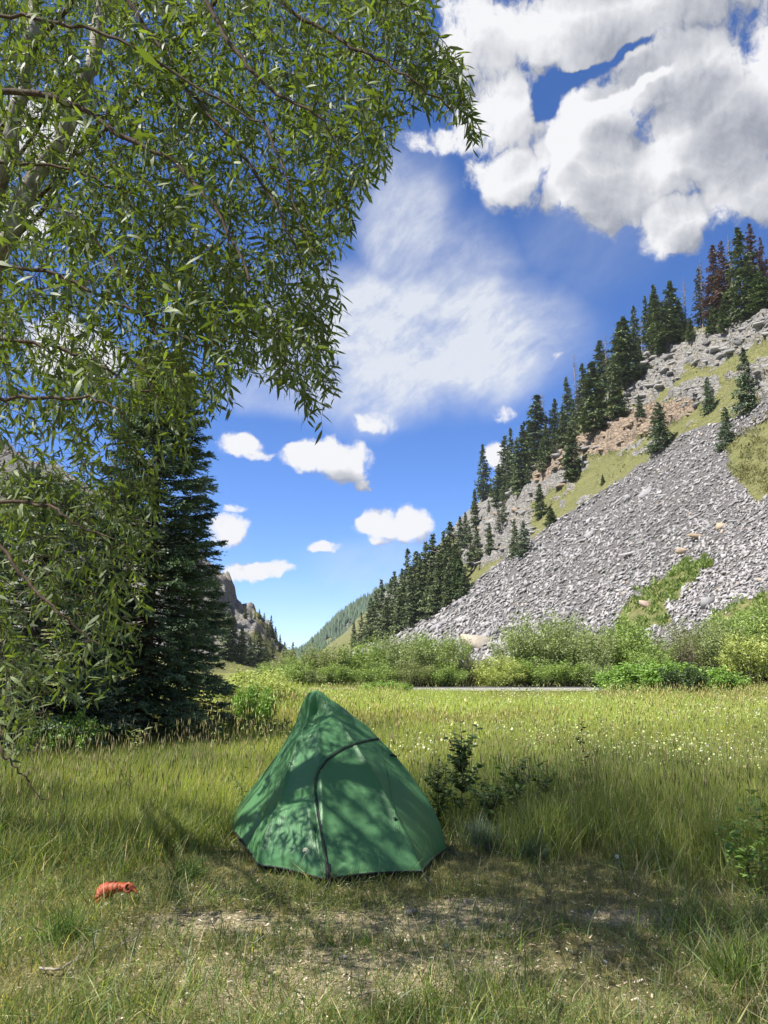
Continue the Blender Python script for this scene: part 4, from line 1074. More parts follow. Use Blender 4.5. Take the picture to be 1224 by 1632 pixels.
# limbs: dark near branches drawn through photo points, each with its own distance
LIMBS = [([(-90, 140, 5.2), (0, 146, 4.9), (60, 150, 4.8), (110, 166, 4.7), (150, 184, 4.6), (200, 222, 4.5), (268, 252, 4.4), (306, 288, 4.3), (340, 328, 4.2), (372, 385, 4.1), (400, 450, 4.0)], .020, .006),
         ([(-90, 250, 5.6), (0, 257, 5.4), (50, 262, 5.3), (110, 270, 5.2), (180, 300, 5.1), (260, 380, 5.0)], .013, .004),
         ([(300, -60, 4.6), (330, 5, 4.5), (360, 60, 4.4), (400, 110, 4.3), (440, 150, 4.3), (500, 180, 4.2), (540, 230, 4.2)], .014, .004),
         ([(400, -60, 4.8), (470, 20, 4.7), (540, 60, 4.6), (600, 95, 4.5), (660, 130, 4.4), (720, 175, 4.4)], .013, .004),
         ([(-60, 634, 4.6), (0, 636, 4.5), (80, 634, 4.4), (150, 636, 4.3), (200, 660, 4.2)], .012, .004),
         ([(-60, 790, 4.8), (0, 797, 4.7), (50, 802, 4.6), (90, 814, 4.5), (130, 840, 4.4), (180, 860, 4.4)], .011, .003),
         ([(-60, 820, 4.9), (0, 870, 4.6), (40, 925, 4.5), (80, 965, 4.4), (120, 1000, 4.4), (160, 1030, 4.4)], .011, .003),
         ([(-50, 540, 5.0), (30, 545, 4.9), (110, 560, 4.8), (190, 600, 4.7), (260, 640, 4.6)], .012, .004),
         ([(-60, 420, 5.6), (60, 430, 5.4), (160, 470, 5.2), (260, 520, 5.0), (340, 560, 4.9)], .013, .004),
         ([(150, -60, 5.0), (230, 40, 4.9), (300, 140, 4.8), (380, 240, 4.7), (440, 330, 4.6), (480, 420, 4.6)], .014, .004),
         ([(-40, 1150, 4.6), (10, 1205, 4.6), (40, 1240, 4.6), (70, 1275, 4.6)], .007, .002),
         ([(-60, 20, 4.6), (60, 30, 4.4), (180, 60, 4.2), (300, 130, 4.1), (420, 200, 4.0)], .012, .004),
         ([(420, 190, 4.4), (450, 260, 4.3), (470, 330, 4.3), (500, 400, 4.2)], .007, .003),
         ([(100, 330, 5.4), (180, 420, 5.2), (230, 500, 5.0), (280, 590, 4.9)], .008, .003)]
LB = Acc(); nodes = []
for pts_, r0, r1 in LIMBS:
    w = pxp([(a_, b_, 2.9 + (d__ - 3.6) * .62) for a_, b_, d__ in pts_]); c_ = curve_pts(w, 26); c_ += rw.normal(0, .006, c_.shape)
    V_, Q_ = tube(c_, np.linspace(r0, r1, 26), 6); LB.add(wl(V_), Q_, (.2, .2, .2)); nodes += list(c_)
# limbs above and out of the frame that carry the shading crown
for tgt in [(-1.5, 1.0, 6.2), (0.6, 2.2, 6.8), (2.2, 3.6, 7.6), (-3.5, 2.5, 6.4), (-3.0, -1.0, 5.5), (1.6, 5.6, 9.0), (-1.2, 6.4, 9.0), (-5.2, 4.2, 6.2), (-5, 1, 5.0), (0.4, -.5, 5.4)]:
    a = np.array([-4.6, 6.6, 4.0]); b = np.array(tgt); mid = (a + b) / 2 + np.array([0, 0, 1.0])
    c_ = curve_pts([a, mid, b], 24) + rw.normal(0, .02, (24, 3))
    V_, Q_ = tube(c_, np.linspace(.028, .006, 24), 5); LB.add(wl(V_), Q_, (.2, .2, .2)); nodes += list(c_)
# where foliage hangs in the picture
WMASK = [(-60, -120), (720, -120), (700, -20), (688, 10), (700, 60), (738, 96), (746, 140), (764, 205), (756, 238), (722, 205), (690, 180), (662, 165), (645, 178), (628, 205), (610, 248), (592, 300), (574, 305), (556, 322), (552, 385), (524, 408),
         (520, 430), (545, 455), (528, 500), (528, 560), (538, 615), (515, 622), (498, 668), (482, 655), (470, 622), (430, 606), (400, 606), (378, 590), (362, 628), (345, 650), (322, 655), (300, 660), (296, 730), (270, 780), (248, 830), (262, 872),
         (232, 905), (222, 960), (255, 1005), (225, 1030), (200, 1060), (215, 1075), (180, 1100), (150, 1108), (110, 1128), (70, 1150), (50, 1190), (25, 1215), (-60, 1230)]
def spray_dir(P_, vis):
    a = rw.uniform(0, 2 * PI); o_ = unit(np.array([math.cos(a) + .5, math.sin(a), 0]))
    d_ = unit(o_ * rw.uniform(.2, 1.4) + np.array([0, 0, -rw.uniform(.45, 1.0)]))
    return o_, d_, rw.uniform(.24, .46)
_sa = curve_pts(np.array([(-10, 440), (14, 375), (58, 285), (112, 190), (146, 100), (165, 0)]), 60); _sb = curve_pts(np.array([(0, 300), (20, 215), (34, 150), (48, 70), (56, -20)]), 40)
_st = np.vstack([_sa, _sb])
def near_stem(px, py): return np.min(np.hypot(_st[:, 0] - px, _st[:, 1] - py - 20)) < 30
spr = []       # (base xyz, direction, length)
cells = {}
k = 0
while len(spr) < 3500 and k < 120000:
    k += 1
    px, py = rw.uniform(-50, 770), rw.uniform(-110, 1230)
    # keep a spray's length inside the outline: test its hanging end too
    if not inpoly(px, py, WMASK): continue
    n_ = fbm(px / 70, py / 70, 0, 3, 201)
    edge = not inpoly(px + 46, py + 30, WMASK)
    dens = 1.0 if edge else np.interp(n_, [.36, .48], [.5, 1.0])
    if px < 60 and 560 < py < 720: dens *= .45
    if py > 640: dens *= .40 if px > 60 else .5
    if px < 260 and py > 470: dens *= .8
    if rw.random() > dens: continue
    Yd = rw.uniform(3.3, 6.8) if not edge else rw.uniform(3.6, 5.2)
    if py > 700: Yd = rw.uniform(3.9, 6.2)
    if near_stem(px, py) and rw.random() < .85: Yd = rw.uniform(5.4, 6.8)
    P_ = at(px, py, Yd); g_ = spray_dir(P_, True)
    tx, ty, _ = project(P_ + (g_[0] * .25 + g_[1] * .8) * g_[2] * .5); t2x, t2y, _ = project(P_ + g_[1] * g_[2] * 1.12)
    if not (inpoly(tx - 8, ty - 10, WMASK) and inpoly(t2x - 12, t2y - 14, WMASK)): continue
    spr.append((P_, 1, *g_))
for (px, py) in [(640, 20), (660, 45), (672, 70), (690, 60), (700, 90), (712, 112), (722, 130), (732, 150), (738, 168), (700, 120), (716, 100), (684, 100), (664, 100), (650, 70), (640, 110), (655, 128), (746, 182), (728, 96),
                 (440, 560), (455, 575), (468, 590), (478, 600), (484, 612), (500, 560), (510, 575), (516, 540), (512, 470), (520, 440), (500, 500), (490, 480), (476, 540), (575, 255), (560, 262), (590, 240), (600, 215), (352, 590), (340, 600), (318, 612)]:
    for q_ in range(2):
        P_ = at(px + rw.normal(0, 5), py + rw.normal(0, 5), rw.uniform(3.9, 4.5))
        o_ = unit(np.array([.8, rw.normal(0, .7), 0])); spr.append((P_, 1, o_, unit(o_ * .35 + np.array([0, 0, -1.0])), rw.uniform(.2, .27)))
# crown out of frame: above and to the left, shades the camp
kk = 0
while kk < 1150:
    x_, y_ = rw.uniform(-7.5, 3.6), rw.uniform(-2.5, 7.0)
    z_ = rw.uniform(3.4, 8.8)
    P_ = np.array([x_, y_, z_]); px, py, w = project(P_)
    if w > 0.3 and -30 < px < 1300 and py > (-95 if px < 640 else -300): continue
    if w > 0.3 and py > -95 and px <= -30 and z_ < 2.5: continue
    if fbm(x_ * .7 + 9, y_ * .7, z_ * .3, 3, 211) < .50: continue
    if x_ > 1.6 - .1 * y_ + (z_ - 6) * .8: continue
    lx_, ly_ = x_ + .627 * (z_ - 2), y_ + .25 * (z_ - 2)
    if -4.8 < lx_ < -1.2 and 2.8 < ly_ < 6.8 and rw.random() < .8: continue
    kk += 1
    spr.append((P_, 0, *spray_dir(P_, False)))
# leaf templates
def leaf_tpl(curl):
    s = np.array([0, .22, .5, .78, 1.0]); w = np.array([0, .078, .098, .058, 0]); z = -curl * s ** 2
    V_ = [[0, 0, 0]]
    for a, b, c_ in zip(s[1:4], w[1:4], z[1:4]): V_ += [[-b, a, c_ + .02], [b, a, c_ + .02]]
    V_ += [[0, 1, z[-1]]]
    return np.array(V_, float), np.array([[0, 2, 1], [1, 2, 4], [1, 4, 3], [3, 4, 6], [3, 6, 5], [5, 6, 7]])
def leaf_lo(curl):
    return np.array([[0, 0, 0], [-.11, .42, -.18 * curl + .02], [.11, .42, -.18 * curl + .02], [0, 1, -curl]], float), np.array([[0, 2, 1], [1, 2, 3]])
LH = [leaf_tpl(c_) for c_ in (.05, .18, .32)]; LLo = [leaf_lo(c_) for c_ in (.1, .3)]
TW = Acc(); LP, LD, LS, LC, LK = [], [], [], [], []
from mathutils.kdtree import KDTree
nodes = [np.array(n_) for n_ in nodes]
base_nodes = len(nodes)
ordr = sorted(range(len(spr)), key=lambda i_: min(np.linalg.norm(spr[i_][0] - nodes[j]) for j in range(0, base_nodes, 4)))
narr = np.array(nodes); 
cap = np.zeros((len(narr) + len(spr) * 4 + 10, 3)); cap[:len(narr)] = narr; nc = len(narr)
for i_ in ordr:
    P_, vis, out, dn, Ln = spr[i_]
    d_ = cap[:nc] - P_; dd = np.einsum('ij,ij->i', d_, d_) + np.where(cap[:nc, 2] < P_[2] - .1, .25, 0)
    j = int(np.argmin(dd)); S0 = cap[j].copy(); ds = np.linalg.norm(P_ - S0)
    if ds < 1.3:
        mid = (S0 + P_) / 2 + np.array([0, 0, .10 * ds])
        link = curve_pts([S0, mid, P_], 5)
        cap[nc:nc + 3] = link[[1, 2, 3]]; nc += 3
    else: link = P_[None]
    c_ = np.array([P_ + (out * .45 * (1 - s) + dn * s * 1.0 + dn * (1 - s) * .5) * Ln * s for s in np.linspace(0, 1, 6)])
    if not vis: link = link[-1:]
    full_ = np.vstack([link[:-1], c_]) if len(link) > 1 else c_
    V_, Q_ = tube(full_, np.linspace(.0035 if ds > .3 else .0022, .0009, len(full_)), 3); TW.add(wl(V_), Q_, (.2, .2, .2))
    cap[nc] = c_[2]; nc += 1
    nl = int(Ln * rw.uniform(30, 42)) if vis else 11
    s = np.linspace(.08, 1, nl) + rw.normal(0, .02, nl); s = np.clip(s, 0, 1)
    pp = np.stack([np.interp(s, np.linspace(0, 1, 6), c_[:, a]) for a in range(3)], 1)
    ax = unit(c_[-1] - c_[0]); sdv = unit(np.cross(ax, rw.normal(0, 1, 3))); sdv2 = np.cross(ax, sdv)
    ph = np.arange(nl) * 2.4 + rw.normal(0, .4, nl)
    D = unit(ax * rw.uniform(.35, 1.0, nl)[:, None] + (np.cos(ph)[:, None] * sdv + np.sin(ph)[:, None] * sdv2) * rw.uniform(.7, 1.5, nl)[:, None] + np.array([0, 0, -.25]))
    LP.append(pp); LD.append(D)
    LS.append((rw.uniform(.062, .108, nl) if vis else rw.uniform(.11, .16, nl)) * rw.uniform(.85, 1.1))
    t_ = rw.uniform(0, 1, (nl, 1)); tone = rw.uniform(.8, 1.25)
    LC.append((np.array([.075, .105, .036]) * (1 - t_) + np.array([.155, .195, .075]) * t_) * tone); LK.append(np.full(nl, vis))
LP = np.concatenate(LP); LD = np.concatenate(LD); LS = np.concatenate(LS); LC = np.concatenate(LC); LK = np.concatenate(LK)
obj('limbs', LB.mesh('limbs', True), M_bark_twig, wil)
o = obj('twigs', TW.mesh('twigs'), M_bark_twig, wil); tag(o, kind='stuff')
MM = frames(LD, rw.uniform(-1.3, 1.3, len(LD))) * (LS[:, None] * np.array([1, 1, 1]))[:, None, :]
# the 290 leaves that show largest are parts of their own
px, py, w = project(LP); vis_i = np.nonzero((LK == 1) & (px > 10) & (px < 1210) & (py > 10))[0]
score = LS[vis_i] / w[vis_i] * (1 + .5 * (px[vis_i] > 430))
near = vis_i[np.argsort(-score)[:290]]
mask = np.zeros(len(LP), bool); mask[near] = True
A = Acc(); hk = rw.integers(0, 3, len(LP))
for k in range(3):
    s_ = (LK == 1) & (hk == k) & ~mask; A.add(*scatter(LH[k][0], LH[k][1], MM[s_], wl(LP[s_]), LC[s_]))
for k in range(2):
    s_ = (LK == 0) & (hk % 2 == k); A.add(*scatter(LLo[k][0], LLo[k][1], MM[s_], wl(LP[s_]), LC[s_]))
o = obj('leaves', A.mesh('leaves'), M_leaf, wil); tag(o, kind='stuff')
lm = []
for k in range(3):
    for c_ in ((.085, .115, .038), (.13, .17, .06)):
        me = mesh('leaf', LH[k][0], LH[k][1], np.tile(c_, (8, 1))); me.materials.append(M_leaf); lm.append(me)
for i_ in near:
    o = bpy.data.objects.new('leaf', lm[rw.integers(0, 6)]); COL.objects.link(o); o.parent = wil
    mm = np.eye(4); mm[:3, :3] = MM[i_]; mm[:3, 3] = wl(LP[i_]); o.matrix_local = Matrix(mm.tolist())

# ================================================================== THE TENT
def gpt(px, py, z=.03): return ground(px, py, z)
O3 = at(505, 1100, 6.75); AX, AY, TH = O3[0], O3[1], O3[2]
tent = empty('tent', (AX, AY, 0)); tag(tent, 'small dark green tent with a curved black zipper and peaked hood', 'tent')
A_ = gpt(516, 1401, .05); B2 = gpt(672, 1389, .06); C_ = gpt(712, 1353, .07); E_ = gpt(371, 1322, .10); F_ = gpt(412, 1379, .05)
Dk = np.array([.10, 7.75, .05]); D2 = np.array([-.75, 8.1, .05]); D3 = np.array([-1.45, 7.75, .08])
corners = [E_, F_, A_, B2, C_, Dk, D2, D3]
# profile tables: radius fraction at height fractions
HT = np.array([0, .06, .15, .28, .45, .60, .75, .87, .94, .985, 1.0])
def prof_tab(kind):
    return {'right': [1, .985, .955, .885, .75, .60, .415, .235, .125, .055, 0],
            'front': [1, .965, .905, .80, .65, .50, .325, .175, .095, .04, 0],
            'crease': [1, .955, .88, .76, .60, .455, .32, .22, .165, .085, 0],
            'left': [1, .95, .85, .70, .51, .36, .235, .18, .14, .085, 0],
            'back': [1, .96, .90, .80, .66, .52, .36, .22, .14, .05, 0]}[kind]
def angle(p): return math.atan2(p[0] - AX, -(p[1] - AY))      # 0 = towards the camera, + = right
keys = []
for p, kd in ((E_, 'left'), (F_, 'crease'), (A_, 'front'), (B2, 'front'), (C_, 'right'), (Dk, 'back'), (D2, 'back'), (D3, 'left')):
    keys.append((angle(p), p, kd))
keys.sort(key=lambda k: k[0])
ka = np.array([k[0] for k in keys]); ka3 = np.concatenate([ka - 2 * PI, ka, ka + 2 * PI])
tabs = np.array([prof_tab(k[2]) for k in keys]); tab3 = np.vstack([tabs] * 3)
def tent_R(a):
    """foot distance from the axis: straight hem between neighbouring corners, slightly bowed in"""
    k = np.searchsorted(ka3, a) - 1
    p, q_ = keys[k % len(keys)][1], keys[(k + 1) % len(keys)][1]
    d = np.array([math.sin(a), -math.cos(a)]); P0 = p[:2] - [AX, AY]; P1 = q_[:2] - [AX, AY]; e = P1 - P0
    den = d[0] * e[1] - d[1] * e[0]
    tt = (P0[0] * e[1] - P0[1] * e[0]) / den; u_ = np.clip((a - ka3[k]) / (ka3[k + 1] - ka3[k]), 0, 1)
    return tt * (1 - .006 * math.sin(u_ * PI)), p[2] * (1 - u_) + q_[2] * u_ + .012 * math.sin(u_ * PI), u_, k
NA, NH = 330, 130
angs = np.linspace(-PI, PI, NA, endpoint=False)
# put exact corners in
for k in ka: angs[np.argmin(np.abs(angs - k))] = k
hs = np.linspace(0, 1, NH) ** 1.0
TV = np.zeros((NH, NA, 3))
for i_, a in enumerate(angs):
    R0, z0, u_, k = tent_R(a)
    us_ = u_ * u_ * (3 - 2 * u_)
    tb = tab3[k] * (1 - us_) + tab3[k + 1] * us_
    rr_ = np.interp(hs, HT, tb)
    # smooth the polyline a little
    sm_r = np.convolve(np.pad(rr_, 4, mode='edge'), np.ones(9) / 9, 'valid'); wt_ = np.clip((.93 - hs) / .06, 0, 1); rr_ = sm_r * wt_ + rr_ * (1 - wt_); rr_[-1] = 0; rr_[0] = 1
    seam = math.exp(-(min(u_, 1 - u_) / .06) ** 2)
    r_ = R0 * rr_ * (1 - .045 * (1 - seam) * np.sin(np.clip(hs, 0, 1) * PI))
    TV[:, i_, 0] = AX + math.sin(a) * r_ ; TV[:, i_, 1] = AY - math.cos(a) * r_; TV[:, i_, 2] = z0 + (TH - z0) * hs
V_ = TV.reshape(-1, 3).copy()
nrm = np.stack([np.tile(np.sin(angs), NH), np.tile(-np.cos(angs), NH), np.full(NA * NH, .45)], 1); nrm = unit(nrm)
tpx, tpy, _ = project(V_)
frontm = (V_[:, 1] < AY + .15)
amp = np.zeros(len(V_))
# inner pole hoop pushing the lower left panel out
rd_ = np.sqrt(((tpx - 492) / 92) ** 2 + ((tpy - 1385) / 98) ** 2)
lm_ = np.clip((510 - tpx) / 18, 0, 1)
amp += np.where(frontm, lm_ * (.022 * np.clip((1.06 - rd_) / .10, 0, 1) + .020 * np.exp(-((rd_ - 1.06) / .035) ** 2) - .018 * np.exp(-((rd_ - 1.18) / .06) ** 2)), 0)
# tension creases: from the zipper's top, along the ridge, at the lower corners
def crease(P0, P1, wd, am):
    P0, P1 = np.array(P0, float), np.array(P1, float); d = P1 - P0; L2 = d @ d
    t = ((tpx - P0[0]) * d[0] + (tpy - P0[1]) * d[1]) / L2; tc_ = np.clip(t, 0, 1)
    dist = np.hypot(tpx - P0[0] - tc_ * d[0], tpy - P0[1] - tc_ * d[1])
    return np.where(frontm, am * np.exp(-(dist / wd) ** 2) * np.sin(np.clip(tc_, .03, .97) * PI) ** .6, 0)
rc = np.random.default_rng(8)
for k in range(16): y0 = 1196 + k * 6.5 + rc.normal(0, 2); amp += crease((600 + k * 2.2, y0), (530 - rc.uniform(0, 12), y0 - 4 + rc.normal(0, 3)), 1.8, rc.uniform(-.004, .005))
for k in range(9): y0 = 1214 + k * 7 + rc.normal(0, 2); amp += crease((458, y0 + 3), (500, y0 - 2 + rc.normal(0, 3)), 1.8, rc.uniform(-.005, .005))
amp += crease((500, 1262), (506, 1385), 3.2, -.012) + crease((513, 1398), (490, 1290), 2.5, .010)
for k in range(13):
    a = math.radians(200 + k * 11.5); L0 = rc.uniform(45, 95); amp += crease((517, 1400), (517 + math.cos(a) * L0, 1400 + math.sin(a) * L0 * .9), 2.4, rc.uniform(-.007, .007))
for k in range(9):
    a = math.radians(255 - k * 9.5); L0 = rc.uniform(40, 80); amp += crease((414, 1378), (414 - math.cos(a) * L0, 1378 + math.sin(a) * L0), 2.4, rc.uniform(-.006, .006))
for k in range(8):
    a = math.radians(186 + k * 9); L0 = rc.uniform(35, 85); amp += crease((671, 1388), (671 + math.cos(a) * L0, 1388 + math.sin(a) * L0), 2.2, rc.uniform(-.005, .005))
for k in range(7): x0 = 392 + k * 10; amp += crease((x0, 1352 - k * 3), (x0 + 14 + rc.normal(0, 4), 1296 - k * 13), 2.6, rc.uniform(-.008, .008))
amp += crease((534, 1138), (588, 1176), 2.6, -.010) + crease((540, 1132), (600, 1168), 2.2, .008) + crease((550, 1150), (596, 1178), 2.0, .006)
amp += crease((520, 1128), (420, 1248), 3.0, .020) + crease((512, 1140), (430, 1235), 3.5, -.016) + crease((526, 1118), (470, 1180), 2.5, -.008)
amp += crease((608, 1184), (634, 1300), 1.6, -.005) + crease((634, 1300), (664, 1384), 1.6, -.005)
amp += crease((519, 1106), (531, 1140), 3.5, .018) + crease((531, 1138), (470, 1200), 3.0, .016)
# hood mouth: the cloth is hollow between the crown edge and the left silhouette
amp += np.where(frontm, -.10 * np.exp(-((((tpx - 499) * .86 + (tpy - 1138) * .5) / 17) ** 2 + (((tpy - 1138) * .86 - (tpx - 499) * .5) / 34) ** 2) ** 1.2), 0)
amp += (fbm(V_[:, 0] * 9, V_[:, 1] * 9, V_[:, 2] * 7, 3, 301) - .5) * .006
fade = np.clip(np.tile(hs[:, None], (1, NA)).ravel() * 14, 0, 1) * np.clip((1 - np.tile(hs[:, None], (1, NA)).ravel()) * 9, 0, 1)
V_ = V_ + nrm * (np.where(np.abs(amp) < .03, amp * 1.5, amp) * fade)[:, None]
i0 = (np.arange(NH - 1)[:, None] * NA + np.arange(NA)[None]); i1 = (np.arange(NH - 1)[:, None] * NA + (np.arange(NA)[None] + 1) % NA)
TQ = np.stack([i0, i1, i1 + NA, i0 + NA], -1).reshape(-1, 4)
TB = bvh(V_, TQ)
def on_tent(px, py, off=.006):
    d = Vector(ray(px, py)); h = TB.ray_cast(Vector(EYE), d)
    if h[0] is None: return None
    n_ = np.array(h[1]); n_ = -n_ if n_ @ np.array(d) > 0 else n_
    return np.array(h[0]) + n_ * off, n_
ZIP = [(606, 1177), (590, 1180), (573, 1184), (556, 1190), (540, 1198), (526, 1208), (514, 1221), (507, 1236), (504, 1253), (505, 1272), (508, 1295), (512, 1320), (516, 1345), (520, 1368), (523, 1386), (524, 1394)]
zc = curve_pts(np.array(ZIP), 90)
# door = faces right of the zipper and below it, up to the right seam
DOOR = [tuple(p) for p in zc[::-1]] + [(626, 1205), (660, 1240), (720, 1340), (716, 1362), (672, 1396), (524, 1404)]
cx_, cy_, _ = project(V_[TQ].mean(1)); fc = V_[TQ].mean(1)
isdoor = inpoly(cx_, cy_, DOOR) & (fc[:, 1] < AY + .05 + (fc[:, 0] - AX) * .25)
m, q = new_mat('green_tent_fabric')
pos = q.new('ShaderNodeTexCoord').outputs['Object']
n1 = q.noise(q.v('MULTIPLY', pos, (1, 1, .6)), 9, 5, .6); n2 = q.noise(q.v('MULTIPLY', pos, (30, 30, 7)), 3, 4, .6)
col = q.mix(n1, (.075, .20, .078, 1), (.105, .255, .105, 1))
wv_ = q.new('ShaderNodeTexWave', wave_type='BANDS', bands_direction='X'); wv_.inputs['Scale'].default_value = 22; wv_.inputs['Distortion'].default_value = 6; wv_.inputs['Detail'].default_value = 3; q.put(wv_.inputs['Vector'], pos)
bmp = q.bump(q.m('ADD', q.m('MULTIPLY', n2, .6), q.m('MULTIPLY', wv_.outputs['Fac'], .10)), .32, .012)
p_ = pbsdf(q, col, .42, .42, bmp)
t = q.new('ShaderNodeBsdfTranslucent'); t.inputs[0].default_value = (.08, .42, .14, 1); q.l.new(bmp, t.inputs['Normal'])
mx = q.new('ShaderNodeMixShader'); mx.inputs[0].default_value = .30; q.l.new(p_, mx.inputs[1]); q.l.new(t.outputs[0], mx.inputs[2])
finish(q, mx.outputs[0]); M_tent = m
M_black = plain('black_webbing', (.018, .019, .02), .6, .3, .3, 200, .3)
TO = np.array([AX, AY, 0])
def sub(sel, name, off=0.0):
    Fq = TQ[sel]; u_, inv = np.unique(Fq, return_inverse=True)
    return obj(name, mesh(name, V_[u_] + nrm[u_] * off - TO, inv.reshape(-1, 4), None, True), M_tent, tent)
sub(~isdoor, 'flysheet'); door = sub(isdoor, 'door_panel')
# ribbons that lie on the cloth
def ribbon(pl, w, off, name, mat, parent=None, thick=.003, n=None):
    P_ = []
    for (x, y) in pl:
        h = on_tent(x, y, off)
        if h is not None: P_.append((*h[0], *h[1]))
    P_ = np.array(P_); 
    if len(P_) < 3: return None
    c_, nn = P_[:, :3], unit(P_[:, 3:])
    T_ = unit(np.gradient(c_, axis=0)); sd_ = unit(np.cross(T_, nn))
    a, b = c_ - sd_ * w / 2, c_ + sd_ * w / 2
    Vr = np.concatenate([a, b, b + nn * thick, a + nn * thick]) - TO; n_ = len(c_); k = np.arange(n_ - 1)
    F = np.concatenate([np.stack([k + s0 * n_, k + 1 + s0 * n_, k + 1 + s1 * n_, k + s1 * n_], 1) for s0, s1 in ((0, 1), (1, 2), (2, 3), (3, 0))])
    return obj(name, mesh(name, Vr, F, None, True), mat, parent or tent)
ribbon(zc, .016, .004, 'zipper', M_black)
fl = zc[4:] + np.array([[-5.0, -1.5]])
ribbon(fl, .034, .003, 'zipper_flap', M_tent, thick=.004)
ribbon([(x, y) for x, y in curve_pts(np.array([(607, 1182), (618, 1235), (628, 1290), (640, 1330), (655, 1360), (667, 1384)]), 60)], .007, .0015, 'seam', M_tent, thick=.0015)
ribbon([(x, y) for x, y in curve_pts(np.array([(500, 1262), (499, 1300), (503, 1345), (512, 1392)]), 50)], .007, .0015, 'seam', M_tent, thick=.0015)
# hem cord all round, drawn at the foot
hc = V_[:NA] + nrm[:NA] * .002; hc = np.vstack([hc, hc[:1]])
Vh, Qh = tube(hc, .0065, 6); obj('hem', mesh('hem', Vh - TO, Qh, smooth=True), M_black, tent)
# inner floor tub under the fly
fr_ = []
for a in angs[::4]:
    R0, z0, u_, k = tent_R(a); fr_.append((AX + math.sin(a) * R0 * .94, AY - math.cos(a) * R0 * .94))
fr_ = np.array(fr_); n_ = len(fr_)
Vf = np.concatenate([np.column_stack([fr_, np.full(n_, -.03)]), np.column_stack([AX + (fr_[:, 0] - AX) * .97, AY + (fr_[:, 1] - AY) * .97, np.full(n_, .11)]), [[AX, AY, .012]]]) - TO
k = np.arange(n_); k2 = (k + 1) % n_
obj('floor_tub', mesh('floor_tub', Vf, [np.stack([k, k2, k2 + n_, k + n_], 1), np.stack([k, k2, np.full(n_, 2 * n_)], 1)]), plain('dark_floor_fabric', (.012, .014, .013), .8, .2), tent)
def toggle(px, py, name='toggle', s=1.0):
    h = on_tent(px, py, .008)
    if h is None: return
    p_, n_ = h
    A = Acc()
    V1, Q1 = tube([p_ - n_ * .004 + [0, 0, .012 * s], p_ + n_ * .006, p_ - n_ * .003 - [0, 0, .014 * s]], [.003 * s, .006 * s, .003 * s], 6); A.add(V1 - TO, Q1)
    V1, Q1 = tube([p_ + [-.016 * s, 0, .004], p_ + n_ * .008, p_ + [.020 * s, 0, -.006]], [.003 * s, .005 * s, .002 * s], 6); A.add(V1 - TO, Q1)
    obj(name, A.mesh(name), M_black, tent)
toggle(463, 1217, s=.8); toggle(630, 1305, s=1.1)
h = on_tent(622, 1203, .0)
if h:
    p_ = h[0]; A = Acc(); V1, Q1 = tube([p_, p_ + [.03, -.005, -.004], p_ + [.055, -.005, -.014]], [.009, .010, .004], 6); A.add(V1 - TO, Q1); obj('ridge_clip', A.mesh('ridge_clip'), M_black, tent)
h = on_tent(523, 1388, .01)
if h:
    p_ = h[0]; A = Acc()
    for dx_, r_ in ((0, .012), (.012, .009), (-.008, .008)):
        V1, Q1 = tube([p_ + [dx_, -.012, .045], p_ + [dx_, -.02, .01], p_ + [dx_ * 1.6, -.02, -.045]], [.005, r_, .006], 7); A.add(V1 - TO, Q1)
    obj('zipper_pull', A.mesh('zipper_pull'), M_black, tent)
# hidden crossed stake straps at the corners
for cpt in (A_, B2, C_, F_, E_):
    d_ = unit(np.array([cpt[0] - AX, cpt[1] - AY, 0])); q0 = cpt + [0, 0, .01]; q1 = cpt + d_ * .09; q1[2] = float(gz(q1[0], q1[1])) + .01
    V1, Q1 = tube([q0, (q0 + q1) / 2 + [0, 0, -.01], q1], [.006, .005, .005], 5)
    s_ = obj('stake_strap', mesh('stake_strap', V1 - TO, Q1), M_black, tent)
    V1, Q1 = tube([q1 + [0, 0, .03], q1 - [0, 0, .10]], [.004, .003], 6); obj('stake', mesh('stake', V1 - TO, Q1), plain('grey_alloy', (.3, .3, .3), .4, .5), s_)

# ================================================================== THE RED POUCH IN THE GRASS
pc = ground(190, 1440); S_ = 5.05 / F_PX
m, q = new_mat('red_orange_nylon'); pos = q.new('ShaderNodeTexCoord').outputs['Object']
nn = q.noise(pos, 60, 4, .6)
finish(q, pbsdf(q, q.mix(nn, (.22, .042, .012, 1), (.36, .085, .032, 1)), .5, .4, q.bump(nn, .5, .01)))
pouch = empty('pouch', pc); tag(pouch, 'small crumpled red-orange pouch lying in the grass left of the tent', 'pouch')
def pl(px, py, dy=0): return at(px, py, pc[1] + dy) - pc
c_ = curve_pts(np.array([pl(168, 1441), pl(163, 1428, .02), pl(170, 1419, .02), pl(182, 1415), pl(194, 1414, -.01), pl(203, 1414, -.02)]), 60)
rad = np.interp(np.linspace(0, 1, 60), [0, .12, .35, .6, .85, 1], [.030, .046, .050, .034, .022, .024]) * (1 + .10 * np.sin(np.linspace(0, 1, 60) * 75) + rw.normal(0, .02, 60))
V1, Q1 = tube(c_, rad, 18); V1 = V1 + (fbm(V1[:, 0] * 40, V1[:, 1] * 40, V1[:, 2] * 40, 2, 5)[:, None] - .5) * .012
A = Acc(); A.add(V1, Q1); A.add(np.vstack([V1[:18], [V1[:18].mean(0)]]), np.array([[k, (k + 1) % 18, 18] for k in range(18)]))
obj('bag', A.mesh('bag', True), m, pouch)
cc_ = pl(204, 1415, -.035); th = np.linspace(0, 2 * PI, 25)
V1, Q1 = tube(np.stack([cc_[0] + .022 * np.cos(th), np.full(25, cc_[1]) + .01 * np.sin(th), cc_[2] + .022 * np.sin(th)], 1), .0085, 8); obj('collar', mesh('collar', V1, Q1, smooth=True), m, pouch)
